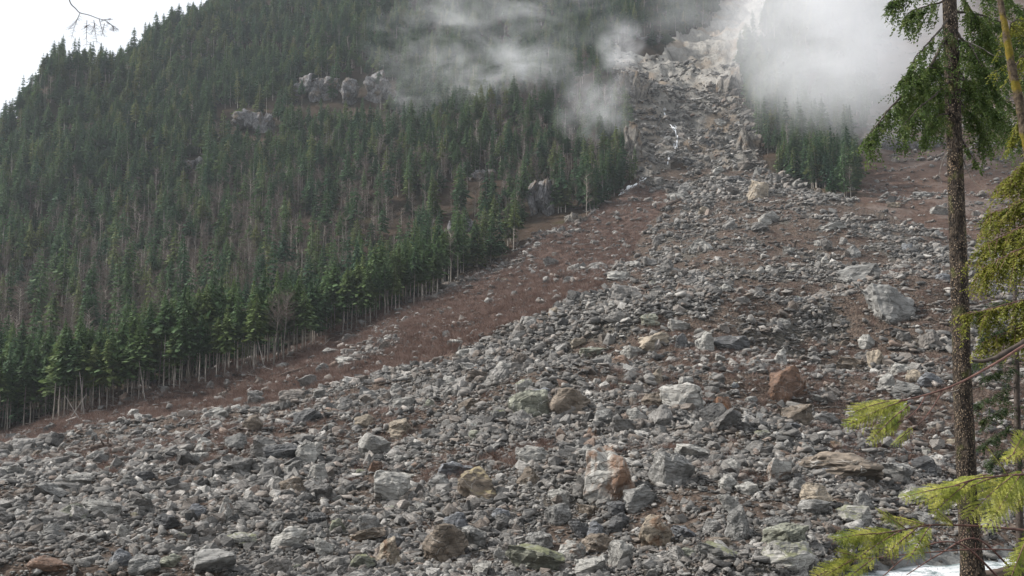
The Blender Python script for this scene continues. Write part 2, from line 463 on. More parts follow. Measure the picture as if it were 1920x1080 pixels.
# ------------------------------------------------------------------ rock
def m_rock(name, stain=0.0, moss=0.0, tint_obj=True, vein=.5, stain_col=(.15, .075, .036), moss_col=(.2, .19, .05)):
    t = NT(name)
    oi = t.n('ObjectInfo')
    off = t.n('VectorMath', _operation='SCALE', i0=(7.3, 3.1, 5.7)); t.t.links.new(t.math('MULTIPLY', oi.outputs['Random'], 9.0), off.inputs['Scale'])
    p = t.n('VectorMath', _operation='ADD', i0=t.obj(), i1=off.outputs[0]).outputs[0]
    if tint_obj:
        base = oi.outputs['Color']
    else:
        base = t.ramp(oi.outputs['Random'], [(0, (.045, .044, .042)), (.2, (.098, .094, .088)), (.42, (.155, .148, .137)), (.6, (.126, .104, .086)), (.74, (.208, .199, .185)),
                                             (.86, (.128, .122, .113)), (.95, (.33, .318, .295)), (1, (.13, .085, .06))])
    big = t.noise(p, 2.4, 7, .65, .4)
    c = t.mix(1.0, base, t.ramp(big, [(.25, .42), (.5, 1.0), (.75, 1.5)]), 'MULTIPLY')
    fine = t.noise(p, 11, 5, .7)
    c = t.mix(1.0, c, t.ramp(fine, [(.3, .72), (.7, 1.25)]), 'MULTIPLY')
    strata = t.n('Mapping', Vector=p, Rotation=(.5, .7, .2), Scale=(.7, .7, 7)).outputs[0]
    st = t.noise(strata, 2.0, 4, .6)
    c = t.mix(.6, c, t.mix(1.0, c, t.ramp(st, [(.35, .62), (.65, 1.35)]), 'MULTIPLY'))
    if vein:
        v = t.n('TexVoronoi', Vector=t.n('VectorMath', _operation='ADD', i0=p, i1=t.n('TexNoise', Vector=p, Scale=2.0).outputs['Color']).outputs[0],
                Scale=1.7, _feature='DISTANCE_TO_EDGE').outputs['Distance']
        vm = t.math('MULTIPLY', t.ramp(v, [(0, vein), (.022, 0.0)]), t.ramp(t.noise(p, 1.3, 2), [(.5, 0.0), (.6, 1.0)]))
        c = t.mix(vm, c, (.55, .54, .5))
    ck = t.n('TexVoronoi', Vector=t.n('VectorMath', _operation='ADD', i0=strata, i1=t.n('TexNoise', Vector=p, Scale=3.0).outputs['Color']).outputs[0], Scale=1.3, _feature='DISTANCE_TO_EDGE').outputs['Distance']
    crk = t.ramp(ck, [(0, 1.0), (.035, 0.0)])
    c = t.mix(t.math('MULTIPLY', crk, .7), c, (.03, .028, .025))
    if stain:
        c = t.mix(t.ramp(t.noise(p, 1.8, 5, .65, .8), [(.62 - .22 * stain, 0.0), (.74 - .22 * stain, .75)]), c,
                  t.mix(t.noise(p, 6, 4), stain_col, tuple(q * .35 for q in stain_col)))
    if moss:
        nz = t.n('SeparateXYZ', Vector=t.n('NewGeometry').outputs['Normal']).outputs['Z']
        mk = t.math('MULTIPLY', t.ramp(nz, [(.5, 0.0), (.85, 1.0)]), t.ramp(t.noise(p, 3, 5, .6), [(.58 - .3 * moss, 0.0), (.7 - .3 * moss, .9)]))
        c = t.mix(mk, c, moss_col)
    h = t.math('ADD', t.math('SUBTRACT', t.math('MULTIPLY', big, 1.2), t.math('MULTIPLY', crk, .5)), t.math('ADD', t.math('MULTIPLY', fine, .35), t.math('MULTIPLY', st, .6)))
    return t.surf(c, .82, t.bump(h, .75, .12 if tint_obj else .1), .3)
M_ROCK = m_rock('boulder_rock')
M_ROCK_STAIN = m_rock('boulder_rock_rusty', stain=.66, stain_col=(.2, .088, .034))
M_ROCK_TINGE = m_rock('boulder_rock_rust_tinged', stain=.45)
M_ROCK_MOSS = m_rock('boulder_rock_mossy', moss=.55, moss_col=(.125, .13, .07))
M_ROCK_YELLOW = m_rock('boulder_rock_yellow_lichen', moss=.8, moss_col=(.21, .175, .1), stain=.3, stain_col=(.2, .12, .06))
M_RUBBLE = m_rock('rubble_rock', tint_obj=False, vein=0.0)

def hull_rock(seed, npts, blocky, detail, taper=0.0, flat=None):
    """an angular rock in a unit box, base at z=-0.5"""
    r = np.random.default_rng(seed)
    p = r.normal(size=(npts, 3)); p /= np.linalg.norm(p, axis=1, keepdims=True)
    p = p / np.abs(p).max(1, keepdims=True) * blocky + p * (1 - blocky)
    p *= r.uniform(.82, 1.0, (npts, 1))
    q = np.array(Euler(r.uniform(-.5, .5, 3)).to_matrix()); p = p @ q.T
    if taper: p[:, :2] *= (1 - taper * (p[:, 2:3] * .5 + .5))
    if flat is not None: p[:, 2] = np.minimum(p[:, 2], flat)
    bm = bmesh.new()
    for c in p: bm.verts.new(c)
    ret = bmesh.ops.convex_hull(bm, input=bm.verts)
    bmesh.ops.delete(bm, geom=[v for v in bm.verts if not v.link_faces], context='VERTS')
    if detail:
        bmesh.ops.dissolve_limit(bm, angle_limit=math.radians(14), verts=bm.verts, edges=bm.edges)
        bmesh.ops.bevel(bm, geom=list(bm.edges), offset=.045, segments=1, affect='EDGES', profile=.6)
        bmesh.ops.triangulate(bm, faces=bm.faces)
        for lim in (.4, .22, .15):
            bmesh.ops.subdivide_edges(bm, edges=[e for e in bm.edges if e.calc_length() > lim], cuts=1)
            bmesh.ops.triangulate(bm, faces=bm.faces)
        bm.normal_update()
        from mathutils import noise as mn
        o = Vector(r.uniform(-20, 20, 3)); ax = Euler(r.uniform(-.6, .6, 3)).to_matrix()
        for v in bm.verts:
            c = v.co; e = ax @ c
            st = mn.cell(Vector((e.x * .8, e.y * .8, e.z * 4.2)) + o) * .05 + mn.cell(e * 2.3 + o) * .045
            v.co = c + v.normal * (mn.fractal(c * 2.3 + o, .9, 2.1, 5) * .085 + st - .04)
    lo = np.array([v.co for v in bm.verts]).min(0); hi = np.array([v.co for v in bm.verts]).max(0)
    for v in bm.verts:
        v.co = Vector((np.array(v.co) - lo) / (hi - lo) - .5)
    me = bpy.data.meshes.new('rock_shape'); bm.to_mesh(me); bm.free()
    return me
BOULD = {'block': [hull_rock(100 + i, 20, .62, 2) for i in range(7)],
         'round': [hull_rock(200 + i, 30, .2, 2) for i in range(6)],
         'slab': [hull_rock(300 + i, 20, .5, 2, flat=.5) for i in range(6)],
         'peak': [hull_rock(400 + i, 19, .35, 2, taper=.58) for i in range(6)]}
_bm_cache = {}
def boulder_mesh(kind, i, mat):
    src = BOULD[kind][i % len(BOULD[kind])]
    k = (src.name, mat.name)
    if k not in _bm_cache:
        me = src.copy(); me.materials.append(mat); _bm_cache[k] = me
    return _bm_cache[k]

TONES = {'p': ((.235, .228, .208), 'pale grey'), 'g': ((.15, .147, .138), 'mid grey'), 'd': ((.075, .075, .075), 'dark grey'), 'b': ((.13, .106, .082), 'grey-brown'),
         'r': ((.13, .08, .055), 'reddish brown'), 'w': ((.225, .218, .2), 'whitish'), 't': ((.225, .19, .145), 'tan'), 'm': ((.175, .178, .14), 'greenish grey'),
         'u': ((.135, .14, .148), 'blue-grey')}
SHAPES = {'block': 'blocky', 'round': 'rounded', 'slab': 'flat', 'peak': 'peaked'}
# column, row (centre), width, height, tone, shape, finish, label ('' = described from its surroundings)
B = [
 (1141,906,90,98,'p','block','rust',"tall upright boulder with bright rust-orange stain on its broken face"),
 (901,917,80,56,'b','block','yellow',"brown boulder with a yellow lichen crust over its whole top"),
 (995,767,76,54,'m','slab','',"large pale greenish slab leaning against a brown slab"),
 (1070,762,76,54,'b','block','',"large brown slab with dark hollow, next to a pale greenish slab"),
 (1286,747,80,46,'w','block','tinge',"big boulder with white top and brownish lower side, mid slope"),
 (1484,725,66,62,'r','block','tinge',"big reddish brown boulder standing out on the upper slope"),
 (1668,577,98,72,'g','block','',"very large pale cracked boulder high on the slope near the bark trunk"),
 (1621,514,78,34,'g','slab','',"long pale boulder lying above the very large cracked boulder"),
 (1484,1056,98,54,'w','round','moss',"largest whitish boulder at the bottom edge, close to the river"),
 (1004,1060,96,44,'m','slab','moss',"wide greenish slab with moss streak at the bottom edge"),
 (833,1027,76,62,'b','block','',"big dirt-covered brown boulder left of the wide mossy slab"),
 (733,920,66,52,'p','slab','',"large smooth pale grey slab tilted to the left, below mid slope"),
 (750,806,54,32,'t','peak','',"cream coloured pyramid-shaped boulder on reddish soil"),
 (699,843,58,42,'w','slab','',"flat boulder with a patch of white on its top"),
 (520,856,66,32,'d','slab','',"dark lens-shaped slab casting a deep shadow beside a round pale boulder"),
 (576,850,48,42,'p','round','',"round pale boulder touching the dark lens-shaped slab"),
 (563,788,68,28,'d','block','',"dark grey rectangular slab with banded side near the scrub edge"),
 (1231,1006,56,54,'t','block','tinge',"big broken pale brown boulder below the tall rust-stained one"),
 (1391,988,48,58,'g','peak','',"upright grey boulder with pointed top on the lower right slope"),
 (1203,938,62,40,'g','block','',"grey boulder with white veins right beside the tall rust-stained boulder"),
 (1265,890,70,58,'g','slab','',"long grey boulder sloping down to the right of the tall rust-stained boulder"),
 (1354,1047,72,30,'g','slab','moss',"grey slab with a bright moss edge near the bottom"),
 (1590,886,150,50,'b','round','',"huge dirty brown bedrock hump beside the river side of the slope"),
 (1683,895,78,38,'g','slab','',"long banded grey slab dipping right, right of the brown hump"),
 (1745,880,68,36,'d','peak','tinge',"dark boulder with pale sloping top close behind the bark trunk"),
 (1375,645,66,28,'d','slab','',"long dark slab lying diagonally in the upper boulder band"),
 (1235,640,68,28,'t','block','',"wide tan block in the upper boulder band"),
 (1425,354,44,42,'t','peak','',"big pale pointed boulder crowning the mound below the gully"),
 (1317,460,44,26,'w','peak','',"lone whitish boulder sitting in red scrub on the upper fan"),
 (1602,472,34,28,'g','block','',"two-toned grey boulder on the upper right fan"),
 (1161,517,48,20,'p','slab','',"flat pale slab on the crest of the rocky lobe"),
 (77,1069,74,26,'r','slab','',"reddish flat slab at the bottom left corner"),
 (385,1064,94,38,'g','block','',"wide grey block at the bottom edge, towards the left"),
 (181,958,60,30,'w','round','',"big whitish rounded boulder in the left part of the slope"),
 (84,926,56,28,'g','slab','',"grey slab with shadowed front, far left on the slope"),
 (376,836,40,30,'w','peak','tinge',"white boulder with an orange right side, left part of slope"),
 (1111,1069,56,26,'p','slab','',''),(1609,972,60,32,'w','slab','moss',"white-topped boulder just above the river"),
 (1730,936,66,32,'p','round','moss',"rounded pale boulder seen between trunk and cedar bough"),
 (1659,1046,52,28,'b','round','',"brown boulder on the water's edge"),
 (400,776,42,22,'p','round','',''),(363,861,40,22,'w','slab','',''),(264,895,36,20,'d','slab','',''),(234,904,38,26,'g','peak','',''),
 (141,902,48,20,'w','slab','',''),(175,858,36,22,'w','slab','',''),(129,856,30,18,'p','slab','',''),(130,964,52,28,'m','peak','',''),
 (305,981,42,26,'d','slab','',''),(225,997,28,22,'w','block','',''),(413,962,30,46,'w','block','tinge',''),(446,957,38,32,'g','round','',''),
 (277,938,36,22,'p','slab','',''),(92,997,44,26,'g','peak','',''),(218,1050,38,30,'u','block','',''),(261,1065,52,34,'g','round','',''),
 (315,1053,36,24,'m','peak','',''),(444,1018,52,22,'p','slab','moss',''),(379,1041,28,28,'p','peak','',''),(470,795,36,30,'b','block','',''),
 (9,887,44,22,'p','slab','',''),(438,831,42,32,'g','round','',''),(547,882,42,30,'g','block','',''),(594,889,38,34,'p','block','',''),
 (853,884,62,26,'u','slab','',''),(707,878,34,24,'r','block','',''),(822,908,42,30,'g','block','',''),(544,914,46,34,'b','block','',''),
 (536,1018,58,40,'p','peak','',''),(598,1028,50,30,'p','block','',''),(681,1010,72,20,'b','slab','tinge',''),(687,987,44,38,'g','round','',''),
 (727,1041,42,48,'t','peak','tinge',''),(677,1058,44,28,'m','block','moss',''),(855,984,44,38,'u','block','',''),(880,1015,58,38,'g','slab','',''),
 (907,1072,44,28,'p','block','',''),(939,970,34,28,'u','round','',''),(939,1041,28,24,'w','block','',''),(681,791,38,26,'t','round','',''),
 (590,978,38,26,'d','slab','',''),(741,1018,32,30,'d','round','',''),(630,988,30,26,'m','block','moss',''),(515,991,30,22,'g','block','',''),
 (998,858,52,32,'p','round','',''),(991,899,50,42,'b','peak','',''),(1105,852,38,28,'w','peak','',''),(1050,935,40,34,'p','round','',''),
 (1301,850,56,28,'p','slab','',''),(1047,969,50,40,'g','round','',''),(1083,997,42,36,'d','block','',''),(1118,996,40,32,'u','peak','',''),
 (1161,982,36,36,'d','peak','',''),(1013,1018,48,36,'g','round','',''),(1123,1024,58,30,'b','round','',''),(1167,1047,42,46,'w','block','',''),
 (1075,1037,50,36,'p','round','tinge',''),(1366,947,46,38,'p','block','',''),(1375,877,38,28,'w','round','',''),(1350,1022,48,22,'b','slab','',''),
 (1404,918,46,24,'p','slab','',''),(1099,961,40,24,'b','slab','',''),(1158,957,38,28,'d','slab','',''),(1135,782,38,30,'g','round','',''),
 (1195,781,36,30,'p','peak','',''),(1284,1003,44,22,'u','slab','',''),(1367,908,34,30,'p','round','',''),(1292,716,44,20,'w','block','',''),
 (1231,752,48,30,'b','round','',''),(1234,706,26,32,'t','peak','',''),(1274,611,46,22,'w','slab','',''),(1222,602,38,28,'m','peak','tinge',''),
 (1324,642,36,42,'p','slab','',''),(1283,641,30,32,'d','block','',''),(1152,572,20,20,'w','round','',''),(995,602,32,20,'w','slab','',''),
 (1117,661,60,16,'m','slab','',''),(982,724,34,24,'p','slab','moss',''),(1018,736,38,20,'u','slab','',''),(1358,762,42,34,'r','block','rust',''),
 (1345,707,28,16,'p','block','',''),(1090,642,40,18,'t','block','',''),(1191,661,46,22,'p','slab','',''),(595,740,30,22,'w','block','',''),
 (741,730,24,22,'p','peak','',''),(681,738,32,26,'d','peak','',''),(755,758,46,24,'p','slab','',''),(878,762,46,26,'b','slab','',''),
 (871,664,32,20,'p','slab','',''),(650,678,46,20,'p','round','',''),(603,691,30,20,'g','peak','',''),(527,687,22,14,'w','round','',''),
 (619,660,30,14,'w','slab','',''),(945,692,32,26,'p','slab','',''),(846,715,32,20,'p','peak','',''),(853,644,30,16,'p','slab','',''),
 (1630,641,30,28,'w','round','',''),(1471,607,28,20,'w','round','',''),(1673,719,44,38,'w','peak','',''),(1693,693,36,24,'p','round','',''),
 (1720,707,32,30,'t','round','',''),(1754,713,48,28,'u','block','',''),(1647,678,44,42,'t','block','',''),(1603,687,58,28,'b','slab','',''),
 (1504,784,62,38,'b','slab','',''),(1468,669,28,34,'w','peak','',''),(1775,521,28,18,'u','slab','',''),(1707,734,52,30,'g','block','',''),
 (1495,802,36,16,'u','slab','',''),(1476,887,56,40,'p','block','tinge',''),(1532,932,64,38,'t','peak','',''),(1538,957,56,28,'g','slab','',''),
 (1487,1012,68,36,'m','slab','',''),(1461,988,42,36,'g','round','',''),(1624,941,36,34,'g','peak','',''),(1514,843,30,26,'p','peak','',''),
 (1481,837,22,24,'g','peak','',''),(1501,911,34,28,'g','block','',''),(1550,887,34,18,'u','block','',''),(1447,408,50,26,'w','block','',''),
 (1562,425,56,16,'w','slab','',''),(1275,370,34,24,'p','slab','',''),(1325,395,28,20,'t','block','',''),(1500,342,28,20,'p','peak','',''),
 (1430,320,30,14,'g','slab','',''),(1380,335,44,16,'d','slab','',''),(1350,318,30,16,'p','block','',''),(1480,470,24,16,'w','slab','',''),
 (1190,495,24,14,'p','block','',''),(1010,458,22,12,'w','round','',''),(935,466,18,12,'w','round','',''),(1735,365,36,18,'g','round','',''),
 (1770,395,40,22,'p','slab','',''),(1680,385,30,14,'t','slab','',''),(1650,425,28,14,'p','slab','',''),(1445,505,26,18,'p','peak','',''),
 (1362,540,24,16,'p','round','',''),(1540,455,22,14,'w','round','',''),(1290,300,26,14,'d','slab','',''),(1330,270,34,16,'d','slab','',''),
 (1265,165,24,16,'d','block','',''),(1350,230,30,18,'p','block','',''),
]
used_labels = set()
LAND = [(b[0], b[1], b[7]) for b in B if b[7]]
SHORT = {}
for b in B:
    if b[7]: SHORT[(b[0], b[1])] = b[7]
NICK = {(1141,902):'the tall rust-stained boulder',(901,917):'the yellow-topped boulder',(995,767):'the large pale greenish slab',(1286,747):'the big white-topped boulder',
        (1484,725):'the big reddish boulder',(1668,577):'the very large cracked boulder',(1484,1056):'the largest whitish riverside boulder',(1004,1060):'the wide mossy slab',
        (833,1027):'the dirt-covered brown boulder',(733,920):'the smooth tilted slab',(750,806):'the cream pyramid boulder',(520,856):'the dark lens-shaped slab',
        (563,788):'the dark banded slab',(1391,988):'the upright pointed boulder',(1590,882):'the brown bedrock hump',(1375,645):'the long dark diagonal slab',
        (1425,352):'the pointed mound boulder',(1317,460):'the lone whitish scrub boulder',(1161,517):'the flat slab on the crest',(77,1069):'the reddish corner slab',
        (385,1064):'the wide grey bottom block',(181,958):'the big whitish rounded boulder',(84,926):'the shadow-fronted slab',(376,836):'the orange-sided white boulder',
        (1602,472):'the two-toned boulder',(1609,972):'the white-topped river boulder'}
def where(px, py):
    k = min(NICK, key=lambda q: math.hypot(q[0] - px, q[1] - py))
    dx, dy = px - k[0], py - k[1]
    a = math.degrees(math.atan2(-dy, dx)) % 360
    d = math.hypot(dx, dy)
    w = ['right of', 'above and right of', 'above', 'above and left of', 'left of', 'below and left of', 'below', 'below and right of'][int((a + 22.5) // 45) % 8]
    return ('just ' if d < 75 else 'well ' if d > 170 else '') + w + ' ' + NICK[k]
def boulder_label(px, py, w, tone, shape, fin):
    size = 'small' if w < 27 else 'middling' if w < 40 else 'large'
    fx = {'rust': 'rusty ', 'tinge': 'rust-tinged ', 'moss': 'mossy ', 'yellow': '', '': ''}[fin]
    return f"{size} {fx}{TONES[tone][1]} {SHAPES[shape]} rock {where(px, py)}"
MATS = {'': M_ROCK, 'rust': M_ROCK_STAIN, 'tinge': M_ROCK_TINGE, 'moss': M_ROCK_MOSS, 'yellow': M_ROCK_YELLOW}
PLACED = []
brng = np.random.default_rng(42)
def put_boulder(i, px, py, w, h, tone, shape, fin, label, P):
    if np.isnan(P[0]): return None
    s = P[1] / FPX
    me = boulder_mesh(shape, i * 5 + len(shape), MATS[fin])
    o = add('boulder', me)
    gro = 1.16 if (w > 50 or h > 45) else 1.04
    W, Hh = w * s * gro, h * s * gro
    D = W * brng.uniform(.75, 1.05)
    o.scale = (W, D, Hh * 1.25)
    o.rotation_euler = (brng.uniform(-.12, .12), brng.uniform(-.2, .2), brng.uniform(-.3, .3) + (math.pi if brng.random() < .5 else 0))
    o.location = (P[0], P[1] + D * .38, P[2] + Hh * .3)
    c = np.array(TONES[tone][0]) * brng.uniform(.85, 1.15)
    o.color = (*c, 1)
    tag(o, label, 'boulder', 'boulders on the debris slope')
    used_labels.add(label)
    PLACED.append((px, py, w, h))
    return o
_hits = hit([b[0] for b in B], [b[1] + b[3] * .42 for b in B])
for i, b in enumerate(B):
    lab = b[7] or boulder_label(b[0], b[1], b[2], b[4], b[5], b[6])
    if lab in used_labels:
        lab = lab.replace(' rock ', ' stone ')
    if lab in used_labels: continue
    put_boulder(i, *b[:7], lab, _hits[i])
n_try, n_auto, AUTO = 0, 0, []
while n_auto < 112 and n_try < 6000:
    n_try += 1
    px, py = brng.uniform(0, 1790), 440 + 640 * brng.random() ** .75
    if not in_poly(FAN, px, py) or (in_poly(SCRUB, px, py) and brng.random() < .8): continue
    w = float(np.clip(brng.pareto(2.6) * 13 + 18, 18, 40)) * (.65 + .35 * min(1, max(0, (py - 440) / 350)))
    h = w * brng.uniform(.45, .8)
    if any(abs(px - a) < (w + c) * .5 and abs(py - b_) < (h + d) * .5 for a, b_, c, d in PLACED): continue
    tone = brng.choice(list('ppppgggggwwdbbtum'))
    shape = brng.choice(['block', 'block', 'round', 'slab', 'slab', 'peak'])
    fin = brng.choice(['', '', '', '', 'tinge', 'moss'])
    lab = boulder_label(px, py, w, tone, shape, fin)
    if lab in used_labels: continue
    used_labels.add(lab); PLACED.append((px, py, w, h)); AUTO.append((n_try, px, py, w, h, tone, shape, fin, lab)); n_auto += 1
for q, P in zip(AUTO, hit([a[1] for a in AUTO], [a[2] + a[4] * .42 for a in AUTO])): put_boulder(*q, P)

# ------------------------------------------------------------------ scattering (what nobody could count)
def library(name, meshes):
    c = bpy.data.collections.new(name)
    for i, me in enumerate(meshes):
        c.objects.link(bpy.data.objects.new('%s_%03d' % (name, i), me))
    return c
def scatter(name, P, rot, scl, idx, lib, kind='stuff', parent=None):
    me = bpy.data.meshes.new(name)
    n = len(P)
    me.vertices.add(n); me.vertices.foreach_set('co', np.asarray(P, np.float32).ravel())
    for nm, typ, dat, key in (('rot', 'FLOAT_VECTOR', rot, 'vector'), ('scl', 'FLOAT_VECTOR', scl, 'vector'), ('idx', 'INT', idx, 'value')):
        a = me.attributes.new(nm, typ, 'POINT')
        a.data.foreach_set(key, np.asarray(dat, np.int32 if typ == 'INT' else np.float32).ravel())
    o = add(name, me, parent=parent)
    g = bpy.data.node_groups.new(name + '_scatter', 'GeometryNodeTree')
    g.interface.new_socket('Geometry', in_out='INPUT', socket_type='NodeSocketGeometry')
    g.interface.new_socket('Geometry', in_out='OUTPUT', socket_type='NodeSocketGeometry')
    N, L = g.nodes, g.links
    gi, go = N.new('NodeGroupInput'), N.new('NodeGroupOutput')
    ci = N.new('GeometryNodeCollectionInfo'); ci.inputs['Collection'].default_value = lib
    ci.inputs['Separate Children'].default_value = True; ci.inputs['Reset Children'].default_value = True
    ip = N.new('GeometryNodeInstanceOnPoints'); ip.inputs['Pick Instance'].default_value = True
    def na(nm, typ):
        a = N.new('GeometryNodeInputNamedAttribute'); a.data_type = typ; a.inputs['Name'].default_value = nm
        return [s for s in a.outputs if s.enabled and s.name == 'Attribute'][0]
    L.new(gi.outputs[0], ip.inputs['Points'])
    L.new(ci.outputs[0], ip.inputs['Instance'])
    L.new(na('idx', 'INT'), ip.inputs['Instance Index'])
    L.new(na('rot', 'FLOAT_VECTOR'), ip.inputs['Rotation'])
    L.new(na('scl', 'FLOAT_VECTOR'), ip.inputs['Scale'])
    L.new(ip.outputs[0], go.inputs[0])
    md = o.modifiers.new('scatter', 'NODES'); md.node_group = g
    tag(o, kind=kind)
    return o

STONES = [hull_rock(900 + i, 9 + i % 5, .5, 0) for i in range(16)] + [hull_rock(950 + i, 15, .5, 0) for i in range(4)]
for me in STONES: me.materials.append(M_RUBBLE)
LIB_STONE = library('stone_shape', STONES)
def gravel_clump(seed):
    r = np.random.default_rng(seed); vs_, fs_, n = [], [], 0
    for k in range(11):
        src = STONES[r.integers(len(STONES))]
        v = np.array([q.co for q in src.vertices]); f = np.array([p.vertices[:] for p in src.polygons])
        a = r.uniform(0, 6.28); R = np.array([[math.cos(a), -math.sin(a), 0], [math.sin(a), math.cos(a), 0], [0, 0, 1]])
        s = .11 * (1 - r.random()) ** -.45
        v = (v * (s * r.uniform(.8, 1.4), s, s * r.uniform(.5, .9))) @ np.array(Euler((r.normal(0, .4), r.normal(0, .4), a)).to_matrix()).T
        v += (*r.uniform(-.5, .5, 2), s * .15)
        vs_.append(v); fs_.append(f + n); n += len(v)
    return mesh_np('gravel_shape', np.concatenate(vs_), np.concatenate(fs_), False, M_RUBBLE)
LIB_GRAVEL = library('gravel_shape', [gravel_clump(i) for i in range(10)])
def ground_kinds(x, y):
    h0 = base_h(x, y)
    px, py = proj(x, y, h0)
    fan, scr, gul = in_poly(FAN, px, py), in_poly(SCRUB, px, py), in_poly(GULLY, px, py) & (y > 380)
    brown = (px > 1595) & ~fan & ~in_poly(RWOOD, px, py)
    return h0, px, py, fan, scr, gul, brown
def polar(N, r0, r1, half=33.5, e=.9):
    th = rng.uniform(math.radians(-half), math.radians(half), N)
    r = r0 * (r1 / r0) ** (rng.random(N) ** e)
    return np.sin(th) * r, np.cos(th) * r, r
def dry(x, y):
    w = wriver(x, y)
    return (w > 1.0) | ((w > -3) & (rng.random(len(x)) < .15))
SPTS = [(1240,182),(1244,204),(1250,224),(1272,250),(1267,278),(1255,298),(1250,316)]
STREAM = bez(hit([p[0] for p in SPTS], [p[1] for p in SPTS]), 30)
def scatter_stones(name, N, pmin, pmax, expo, lib, nlib, cover, gravel):
    x, y, r = polar(N, 47, 680)
    h0, px, py, fan, scr, gul, brown = ground_kinds(x, y)
    patch = bareness(x, y)
    line = fbm(x / 30, y / 30, 3, 88)
    dens = np.where(fan, np.clip(cover - 4.6 * (patch + .065), .05 if not gravel else .2, 1), 0)
    dens = np.where(fan & scr, np.where(line > .07, .6, .13), dens)
    dens = np.where(gul, np.where(h0 > 205, .16, .6), dens)
    near = (np.abs(y - 500) < 140) & (np.abs(x - 95) < 60)
    dm = np.full(len(x), 99.); dm[near] = np.sqrt(((np.stack([x, y], -1)[near][:, None] - STREAM[None, :, :2]) ** 2).sum(-1)).min(1)
    dens = np.where(dm < 2.2, dens * .1, dens)
    dens = np.where(brown, .1 if gravel else .03, dens)
    if pmin > 15 and not gravel:
        for a, b_, c, d in PLACED:
            if c > 34: dens = np.where((np.abs(px - a) < c * .6 + 12) & (py > b_ - d * .4) & (py < b_ + d * .7 + 14), 0, dens)
    elif not gravel:
        for a, b_, c, d in PLACED:
            if c > 50: dens = np.where((np.abs(px - a) < c * .5) & (py > b_ - d * .2) & (py < b_ + d * .55 + 6), dens * .35, dens)
    ok = (rng.random(N) < dens) & dry(x, y)
    x, y, r = x[ok], y[ok], r[ok]
    n = len(x)
    gul = gul[ok]
    s = np.clip(pmin * (1 - rng.random(n)) ** (-1 / expo), pmin, pmax) * r / FPX * (1.12 - .45 * smooth(80, 260, r)) * np.where(gul, .9, 1)
    z = H(x, y)
    scl = np.stack([s * rng.uniform(.8, 1.4, n), s * rng.uniform(.7, 1.2, n), s * rng.uniform(.5, 1.05, n)], -1)
    k = .12 if gravel else .35
    rot = np.stack([rng.normal(0, k, n), rng.normal(0, k, n), rng.uniform(0, 6.28, n)], -1)
    P = np.stack([x, y, z + (0 if gravel else scl[:, 2] * rng.uniform(.05, .34, n))], -1)
    o = scatter(name, P, rot, scl, rng.integers(0, nlib, n), lib)
    return o
tag(scatter_stones('rubble', 155000, 4.3, 24, 2.1, LIB_STONE, len(STONES), .5, False), 'grey and brown broken stones covering the whole debris slope', 'rubble', kind='stuff')
tag(scatter_stones('gravel', 150000, 16, 28, 3, LIB_GRAVEL, 10, .56, True), 'fine grey gravel lying between the stones of the debris slope', 'gravel', kind='stuff')
BLOCKS = []
for me_ in BOULD['block'][:4] + BOULD['slab'] + BOULD['peak'][:3]:
    q = me_.copy(); q.materials.append(M_RUBBLE); BLOCKS.append(q)
tag(scatter_stones('rubble', 4600, 16, 46, 2.5, library('block_shape', BLOCKS), len(BLOCKS), .55, False), 'larger angular broken blocks spread among the stones of the debris slope', 'rubble', kind='stuff')

# ------------------------------------------------------------------ trees of the hillside
def m_leaf(name, stops, transl=.25, rough=.75):
    t = NT(name); r = t.rand()
    c = t.ramp(r, stops)
    c = t.mix(t.ramp(t.noise(t.pos(), .014, 4, .6), [(.42, 0.0), (.62, .75)]), c, t.mix(1.0, c, (1.2, 1.12, .95), 'MULTIPLY'))
    c = t.mix(1.0, c, t.ramp(t.noise(t.pos(), 1.3, 3), [(.3, .7), (.7, 1.3)]), 'MULTIPLY')
    return t.surf(c, rough, None, .15, transl)
M_NEEDLE = m_leaf('conifer_needles', [(0, (.034, .075, .042)), (.4, (.06, .11, .054)), (.75, (.082, .135, .056)), (1, (.14, .165, .07))])
M_EDGE_NEEDLE = m_leaf('edge_conifer_needles', [(0, (.045, .088, .042)), (.5, (.074, .128, .052)), (1, (.12, .165, .062))])
def m_wood(name, a, b, scale=3.0, vary=False):
    t = NT(name); p = t.pos()
    mp = t.n('Mapping', Vector=p, Scale=(1, 1, .25)).outputs[0]
    c = t.ramp(t.noise(mp, scale, 5, .65), [(.3, a), (.7, b)])
    return t.surf(t.mix(1.0, c, t.ramp(t.rand(), [(0, .35), (.5, .85), (1, 1.6)]), 'MULTIPLY') if vary else c, .9, None, .15)
M_TRUNK = m_wood('pale_trunk_bark', (.1, .088, .075), (.4, .36, .31), vary=True)
M_SNAG = m_wood('bleached_dead_wood', (.14, .125, .11), (.36, .33, .3))
M_TWIG = m_wood('bare_twigs', (.075, .055, .047), (.17, .135, .115))
M_LOG = m_wood('weathered_log', (.03, .022, .018), (.11, .085, .07))

